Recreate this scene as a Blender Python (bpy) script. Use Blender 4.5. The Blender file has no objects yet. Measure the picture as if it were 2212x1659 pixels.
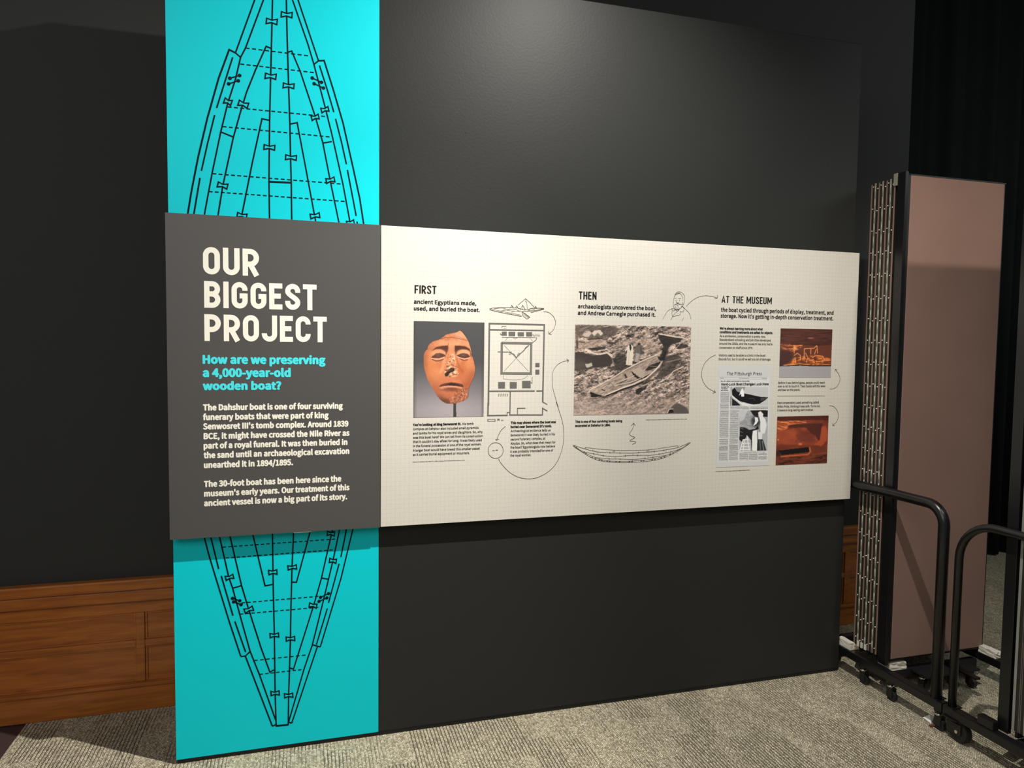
import bpy, bmesh, math, random
import numpy as np
from mathutils import Vector, Matrix
random.seed(7)
rng = np.random.default_rng(11)
SC = bpy.context.scene
COL = SC.collection

# ------------------------------------------------------------------ camera
CAM_F, YAW, PITCH, ROLL = 1533.0, 0.2853967, 0.0555309, -0.0119617
CAM_P = (-0.2964114, -2.9274333, 1.6469507)
cd = bpy.data.cameras.new('camera'); cam = bpy.data.objects.new('camera', cd); COL.objects.link(cam)
cd.sensor_fit = 'HORIZONTAL'; cd.sensor_width = 36.0; cd.lens = CAM_F / 2212.0 * 36.0; cd.clip_start = .02
cy, sy, cp, sp = math.cos(YAW), math.sin(YAW), math.cos(PITCH), math.sin(PITCH)
fw = Vector((sy*cp, cy*cp, -sp)); rt = Vector((cy, -sy, 0)); dn = fw.cross(rt)
cr, sr = math.cos(ROLL), math.sin(ROLL)
r2 = cr*rt + sr*dn; d2 = -sr*rt + cr*dn
M = Matrix((r2, -d2, -fw)).transposed().to_4x4(); M.translation = Vector(CAM_P)
cam.matrix_world = M
SC.camera = cam

# ------------------------------------------------------------------ world, lights, exposure
w = bpy.data.worlds.new('world'); SC.world = w; w.use_nodes = True
w.node_tree.nodes['Background'].inputs[0].default_value = (.80, .88, 1, 1)
w.node_tree.nodes['Background'].inputs[1].default_value = .10
SC.view_settings.view_transform = 'Standard'; SC.view_settings.look = 'None'
SC.view_settings.gamma = 1; SC.view_settings.exposure = 0; SC.view_settings.use_curve_mapping = False

def spot(name, loc, aim, power, col, size, blend, rad):
    l = bpy.data.lights.new(name, 'SPOT'); l.energy = power; l.color = col
    l.spot_size = math.radians(size); l.spot_blend = blend; l.shadow_soft_size = rad
    o = bpy.data.objects.new(name, l); COL.objects.link(o); o.location = loc
    o.rotation_euler = (Vector(aim) - Vector(loc)).to_track_quat('-Z', 'Y').to_euler()
    return o
spot('track_and_fill_spot', (1.02, -1.23, 3.72), (.10, -.60, .1), 392, (1, .955, .88), 146, 1.0, .022)
spot('track_and_fill_spot', (1.02, -1.23, 3.72), (-.62, -.25, -.05), 370, (1, .94, .86), 58, 1.0, .022)  # added fill spot sharing the main lamp's position, brightens the lower left
spot('track_and_fill_spot', (2.5, -2.9, 3.9), (2.75, -.2, 1.25), 190, (1, .93, .80), 50, .8, .06)
a2 = bpy.data.lights.new('side_fill_light', 'AREA'); a2.energy = 45; a2.shape = 'RECTANGLE'; a2.size = 2.5; a2.size_y = 1.5; a2.color = (.92, 1, .95)  # added fill, no fixture: lifts the curtain and the far floor
o2 = bpy.data.objects.new('side_fill_light', a2); COL.objects.link(o2); o2.location = (5.6, -2.4, 4.1); o2.rotation_euler = (math.radians(38), 0, math.radians(12))
al = bpy.data.lights.new('gallery_fill_light', 'AREA'); al.energy = 104; al.shape = 'RECTANGLE'; al.size = 4; al.size_y = 2.4; al.color = (1, .95, .88)  # added soft fill standing in for the general room lighting
ao = bpy.data.objects.new('gallery_fill_light', al); COL.objects.link(ao); ao.location = (-2.5, -3.9, 3.9); ao.rotation_euler = (math.radians(40), 0, math.radians(-24))

# ------------------------------------------------------------------ materials
MATS = {}
def mat(name, col, rough=.6, metal=0, spec=.5, noise=None, bump=None, alt=None):
    """noise=(scale, amount) colour variation; bump=(scale, strength, distance)"""
    m = bpy.data.materials.new(name); m.use_nodes = True; n = m.node_tree.nodes; l = m.node_tree.links
    b = n['Principled BSDF']; b.inputs['Base Color'].default_value = (*col, 1); b.inputs['Roughness'].default_value = rough
    b.inputs['Metallic'].default_value = metal; b.inputs['Specular IOR Level'].default_value = spec
    tc = n.new('ShaderNodeTexCoord')
    if noise:
        t = n.new('ShaderNodeTexNoise'); t.inputs['Scale'].default_value = noise[0]; t.inputs['Detail'].default_value = 4
        l.new(tc.outputs['Object'], t.inputs['Vector'])
        mx = n.new('ShaderNodeMix'); mx.data_type = 'RGBA'
        c2 = alt if alt else tuple(c*(1-noise[1]) for c in col)
        mx.inputs['A'].default_value = (*col, 1); mx.inputs['B'].default_value = (*c2, 1)
        l.new(t.outputs['Fac'], mx.inputs['Factor']); l.new(mx.outputs['Result'], b.inputs['Base Color'])
    if bump:
        t = n.new('ShaderNodeTexNoise'); t.inputs['Scale'].default_value = bump[0]; t.inputs['Detail'].default_value = 3
        l.new(tc.outputs['Object'], t.inputs['Vector'])
        bp = n.new('ShaderNodeBump'); bp.inputs['Strength'].default_value = bump[1]; bp.inputs['Distance'].default_value = bump[2]
        l.new(t.outputs['Fac'], bp.inputs['Height']); l.new(bp.outputs['Normal'], b.inputs['Normal'])
    MATS[name] = m
    return m
m_wall = mat('charcoal_wall_paint', (.0240, .0250, .0240), .47, spec=.14, noise=(1.3, .12), bump=(95, .32, .0012))
m_back = mat('black_wall_paint', (.034, .036, .034), .8, noise=(2, .2), bump=(60, .2, .001))
m_base = mat('black_base', (.004, .004, .004), .6)
m_vinyl = mat('turquoise_vinyl', (.001, .61, .70), .45, spec=.18, bump=(70, .16, .001))
m_ink = mat('black_vinyl_ink', (.004, .010, .016), .5, spec=.12)
m_ttl = mat('graphite_panel_face', (.074, .071, .070), .40, spec=.5)
m_edge = mat('panel_edge', (.30, .28, .26), .5)
m_white = mat('warm_white_print', (.86, .84, .74), .5)
m_aqua = mat('aqua_print', (.06, .72, .80), .5)
m_black = mat('black_print', (.012, .011, .012), .55, spec=.15)
m_grey = mat('grey_print', (.125, .120, .110), .5)
m_core = mat('mid_grey_print', (.21, .20, .19), .5)
m_line = mat('thin_line_print', (.045, .040, .036), .55, spec=.15)
m_lgrey = mat('pale_grey_print', (.26, .25, .23), .5)
m_metal = mat('black_powder_coat', (.007, .007, .008), .30, spec=.5)
m_matt = mat('black_frame', (.006, .006, .007), .55)
m_alu = mat('brushed_aluminium', (.30, .28, .25), .42, metal=.85, noise=(30, .3))
m_aludk = mat('dark_channel', (.030, .025, .020), .5, metal=.3)
m_hinge = mat('pale_hinge_metal', (.50, .48, .39), .5, metal=.2, noise=(160, .6))
m_strip = mat('satin_aluminium', (.36, .37, .34), .35, metal=.3, noise=(14, .3))
m_rivet = mat('bright_rivet', (.95, .93, .86), .25, metal=.2, spec=1)
m_chrome = mat('chrome', (.80, .78, .74), .16, metal=1)
m_mauve = mat('mauve_fabric', (.30, .185, .150), .95, spec=.15, noise=(5, .16), bump=(900, .3, .0006))
m_foam = mat('white_foam', (.80, .76, .66), .85, noise=(40, .12), bump=(80, .4, .002))
m_rubber = mat('black_rubber', (.008, .008, .008), .55)
m_curt = mat('black_drape', (.016, .019, .020), .95, spec=.1, noise=(3, .3))
m_dfloor = mat('dark_brown_floor', (.050, .030, .030), .6, noise=(8, .3))
m_paper = mat('white_paper', (.85, .87, .84), .6)
m_red = mat('rust_scrap', (.15, .04, .02), .7)
m_ceil = mat('black_ceiling', (.012, .012, .012), .9)

# cream graph-paper print: procedural squares of 18.6 mm
def cream_mat():
    m = bpy.data.materials.new('graph_paper_print'); m.use_nodes = True; n = m.node_tree.nodes; l = m.node_tree.links
    b = n['Principled BSDF']; b.inputs['Roughness'].default_value = .5; b.inputs['Specular IOR Level'].default_value = .35
    tc = n.new('ShaderNodeTexCoord'); sx = n.new('ShaderNodeSeparateXYZ'); l.new(tc.outputs['Object'], sx.inputs[0])
    def math_(op, a, bb=None, c=None):
        q = n.new('ShaderNodeMath'); q.operation = op
        for i, v in enumerate((a, bb, c)):
            if v is None: continue
            if isinstance(v, (int, float)): q.inputs[i].default_value = v
            else: l.new(v, q.inputs[i])
        return q.outputs[0]
    def ln(ax):
        f = math_('FRACT', math_('DIVIDE', math_('ADD', sx.outputs[ax], 10.003), .0186))
        d = math_('ABSOLUTE', math_('SUBTRACT', f, .5))       # .5 at the line
        return math_('GREATER_THAN', d, .458)
    g = math_('MAXIMUM', ln('X'), ln('Z'))
    t = n.new('ShaderNodeTexNoise'); t.inputs['Scale'].default_value = 55; t.inputs['Detail'].default_value = 3; l.new(tc.outputs['Object'], t.inputs['Vector'])
    g2 = math_('MULTIPLY', g, math_('MULTIPLY', t.outputs['Fac'], .40))
    t2 = n.new('ShaderNodeTexNoise'); t2.inputs['Scale'].default_value = 240; t2.inputs['Detail'].default_value = 5; l.new(tc.outputs['Object'], t2.inputs['Vector'])
    mx0 = n.new('ShaderNodeMix'); mx0.data_type = 'RGBA'; mx0.inputs['A'].default_value = (.70, .675, .615, 1); mx0.inputs['B'].default_value = (.585, .56, .50, 1)
    l.new(t2.outputs['Fac'], mx0.inputs['Factor'])
    mx = n.new('ShaderNodeMix'); mx.data_type = 'RGBA'; mx.inputs['B'].default_value = (.34, .29, .22, 1)
    l.new(mx0.outputs['Result'], mx.inputs['A']); l.new(g2, mx.inputs['Factor']); l.new(mx.outputs['Result'], b.inputs['Base Color'])
    return m
m_cream = cream_mat()

def wood_mat():
    m = bpy.data.materials.new('stained_wood'); m.use_nodes = True; n = m.node_tree.nodes; l = m.node_tree.links
    b = n['Principled BSDF']; b.inputs['Roughness'].default_value = .34
    tc = n.new('ShaderNodeTexCoord'); mp = n.new('ShaderNodeMapping'); mp.inputs['Scale'].default_value = (1.2, 9, 16); l.new(tc.outputs['Object'], mp.inputs[0])
    t = n.new('ShaderNodeTexNoise'); t.inputs['Scale'].default_value = 3.2; t.inputs['Detail'].default_value = 5; t.inputs['Distortion'].default_value = .8; l.new(mp.outputs[0], t.inputs['Vector'])
    cr_ = n.new('ShaderNodeValToRGB'); l.new(t.outputs['Fac'], cr_.inputs[0])
    cr_.color_ramp.elements[0].position = .3; cr_.color_ramp.elements[0].color = (.31, .088, .014, 1)
    cr_.color_ramp.elements[1].position = .75; cr_.color_ramp.elements[1].color = (.54, .178, .030, 1)
    l.new(cr_.outputs[0], b.inputs['Base Color'])
    return m
m_wood = wood_mat()

def carpet_mat():
    m = bpy.data.materials.new('ribbed_loop_carpet'); m.use_nodes = True; n = m.node_tree.nodes; l = m.node_tree.links
    b = n['Principled BSDF']; b.inputs['Roughness'].default_value = .95; b.inputs['Specular IOR Level'].default_value = .1
    tc = n.new('ShaderNodeTexCoord'); s = n.new('ShaderNodeSeparateXYZ'); l.new(tc.outputs['Object'], s.inputs[0])
    def mt(op, a, bb=None):
        q = n.new('ShaderNodeMath'); q.operation = op
        for i, v in enumerate((a, bb)):
            if v is None: continue
            if isinstance(v, (int, float)): q.inputs[i].default_value = v
            else: l.new(v, q.inputs[i])
        return q.outputs[0]
    def comb(x, y, z=0.):
        q = n.new('ShaderNodeCombineXYZ')
        for i, v in enumerate((x, y, z)):
            if isinstance(v, (int, float)): q.inputs[i].default_value = v
            else: l.new(v, q.inputs[i])
        return q.outputs[0]
    X, Y = s.outputs['X'], s.outputs['Y']
    col = mt('DIVIDE', X, .0142)                      # one rib of loops
    ci = mt('FLOOR', col); cf = mt('FRACT', col)
    rib = mt('SUBTRACT', 1.0, mt('POWER', mt('MULTIPLY', mt('ABSOLUTE', mt('SUBTRACT', cf, .5)), 2.0), 4.0))   # rounded rib
    # each loop along the rib, offset from column to column
    wn = n.new('ShaderNodeTexWhiteNoise'); wn.noise_dimensions = '1D'; l.new(ci, wn.inputs['W'])
    jt = n.new('ShaderNodeTexNoise'); jt.inputs['Scale'].default_value = 38; l.new(tc.outputs['Object'], jt.inputs['Vector'])
    yy = mt('ADD', mt('ADD', mt('ADD', mt('DIVIDE', Y, .0092), mt('MULTIPLY', jt.outputs['Fac'], 1.9)), mt('MULTIPLY', mt('ABSOLUTE', mt('SUBTRACT', cf, .5)), 1.7)), mt('MULTIPLY', wn.outputs['Value'], 7.0))
    yi = mt('FLOOR', yy); yf = mt('FRACT', yy)
    loop = mt('SUBTRACT', 1.0, mt('POWER', mt('MULTIPLY', mt('ABSOLUTE', mt('SUBTRACT', yf, .5)), 2.0), 3.0))
    wl = n.new('ShaderNodeTexWhiteNoise'); wl.noise_dimensions = '2D'; l.new(comb(mt('FLOOR', mt('MULTIPLY', col, 2.0)), yi), wl.inputs['Vector'])
    # blocks where the grooves are cut deep, staggered
    bx = mt('FLOOR', mt('DIVIDE', X, .118)); wb0 = n.new('ShaderNodeTexWhiteNoise'); wb0.noise_dimensions = '1D'; l.new(bx, wb0.inputs['W'])
    by = mt('FLOOR', mt('ADD', mt('DIVIDE', Y, .30), mt('MULTIPLY', wb0.outputs['Value'], 3.0)))
    wb = n.new('ShaderNodeTexWhiteNoise'); wb.noise_dimensions = '2D'; l.new(comb(bx, by), wb.inputs['Vector'])
    nz = n.new('ShaderNodeTexNoise'); nz.inputs['Scale'].default_value = 7; nz.inputs['Detail'].default_value = 3; l.new(comb(mt('MULTIPLY', X, 1.6), mt('MULTIPLY', Y, .7)), nz.inputs['Vector'])
    deep = n.new('ShaderNodeMapRange'); deep.inputs['From Min'].default_value = .62; deep.inputs['From Max'].default_value = .98; deep.inputs['To Min'].default_value = .12; deep.inputs['To Max'].default_value = 1
    l.new(mt('ADD', mt('MULTIPLY', wb.outputs['Value'], .62), nz.outputs['Fac']), deep.inputs['Value'])
    D = deep.outputs[0]
    groove = mt('MULTIPLY', mt('SUBTRACT', 1.0, rib), D)
    h = mt('SUBTRACT', mt('ADD', mt('MULTIPLY', loop, 1.1), mt('MULTIPLY', wl.outputs['Value'], .6)), mt('MULTIPLY', groove, 2.2))
    fz = n.new('ShaderNodeTexNoise'); fz.inputs['Scale'].default_value = 300; fz.inputs['Detail'].default_value = 2; l.new(tc.outputs['Object'], fz.inputs['Vector'])
    h = mt('ADD', h, mt('MULTIPLY', fz.outputs['Fac'], .8))
    bp = n.new('ShaderNodeBump'); bp.inputs['Strength'].default_value = 1; bp.inputs['Distance'].default_value = .0045; l.new(h, bp.inputs['Height']); l.new(bp.outputs[0], b.inputs['Normal'])
    mx = n.new('ShaderNodeMix'); mx.data_type = 'RGBA'; mx.inputs['A'].default_value = (.200, .168, .108, 1); mx.inputs['B'].default_value = (.92, .84, .63, 1)
    l.new(mt('MULTIPLY', mt('ADD', mt('MULTIPLY', wl.outputs['Value'], .75), mt('MULTIPLY', fz.outputs['Fac'], .5)), mt('ADD', mt('MULTIPLY', loop, .6), .4)), mx.inputs['Factor'])  # random yarn tone, with shading between loops put into the colour
    m2 = n.new('ShaderNodeMix'); m2.data_type = 'RGBA'; m2.inputs['B'].default_value = (.085, .060, .032, 1); l.new(mx.outputs['Result'], m2.inputs['A'])
    l.new(mt('MULTIPLY', mt('POWER', mt('SUBTRACT', 1.0, rib), 1.5), mt('MULTIPLY', D, .95)), m2.inputs['Factor'])  # groove shade painted into the base colour, stronger in the deep blocks
    l.new(m2.outputs['Result'], b.inputs['Base Color'])
    return m
m_carpet = carpet_mat()

# ------------------------------------------------------------------ mesh helpers
def link(name, me, m=None, parent=None):
    if m: me.materials.append(m)
    o = bpy.data.objects.new(name, me); COL.objects.link(o)
    if parent: o.parent = parent
    return o
def obj(name, bm, m, parent=None, smooth=False):
    me = bpy.data.meshes.new(name); bm.normal_update(); bm.to_mesh(me); bm.free()
    if smooth:
        for p in me.polygons: p.use_smooth = True
    return link(name, me, m, parent)
def add_box(bm, x0, x1, y0, y1, z0, z1, bev=0):
    r = bmesh.ops.create_cube(bm, size=1, matrix=Matrix.Translation(((x0+x1)/2, (y0+y1)/2, (z0+z1)/2)) @ Matrix.Diagonal((abs(x1-x0), abs(y1-y0), abs(z1-z0), 1)))
    if bev:
        es = list({e for v in r['verts'] for e in v.link_edges})
        bmesh.ops.bevel(bm, geom=es, offset=bev, segments=2, affect='EDGES', profile=.6)
def box(name, x0, x1, y0, y1, z0, z1, m, parent=None, bev=0):
    bm = bmesh.new(); add_box(bm, x0, x1, y0, y1, z0, z1, bev); return obj(name, bm, m, parent)
def add_cyl(bm, a, b, r, seg=16, r2=None):
    a, b = Vector(a), Vector(b); d = b-a
    q = d.to_track_quat('Z', 'Y').to_matrix().to_4x4(); q.translation = (a+b)/2
    bmesh.ops.create_cone(bm, cap_ends=True, segments=seg, radius1=r, radius2=r if r2 is None else r2, depth=d.length, matrix=q)
def tube(name, pts, r, m, parent=None, seg=14):
    pts = [Vector(p) for p in pts]; bm = bmesh.new(); rings = []
    for i, p in enumerate(pts):
        t = ((pts[min(i+1, len(pts)-1)]-p).normalized() + (p-pts[max(i-1, 0)]).normalized()).normalized()
        u = Vector((1, 0, 0)); v = t.cross(u).normalized()
        rings.append([bm.verts.new(p + r*(math.cos(a)*u + math.sin(a)*v)) for a in [2*math.pi*k/seg for k in range(seg)]])
    for A, B in zip(rings, rings[1:]):
        for k in range(seg): bm.faces.new((A[k], A[(k+1) % seg], B[(k+1) % seg], B[k]))
    bm.faces.new(rings[0]); bm.faces.new(rings[-1][::-1])
    bmesh.ops.recalc_face_normals(bm, faces=bm.faces)
    return obj(name, bm, m, parent, True)
def thing(name, label, cat, loc=(0, 0, 0), group=None):
    o = bpy.data.objects.new(name, None); COL.objects.link(o); o.location = loc; o['label'] = label; o['category'] = cat
    o.empty_display_size = .05
    if group: o['group'] = group
    return o
def tag(o, label, cat, group=None):
    o['label'] = label; o['category'] = cat
    if group: o['group'] = group
    return o
def struct(o): o['kind'] = 'structure'; return o
def at(root, o):            # keep world placement when the thing's Empty is not at the origin
    o.location = Vector(o.location) - root.location; return o

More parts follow.
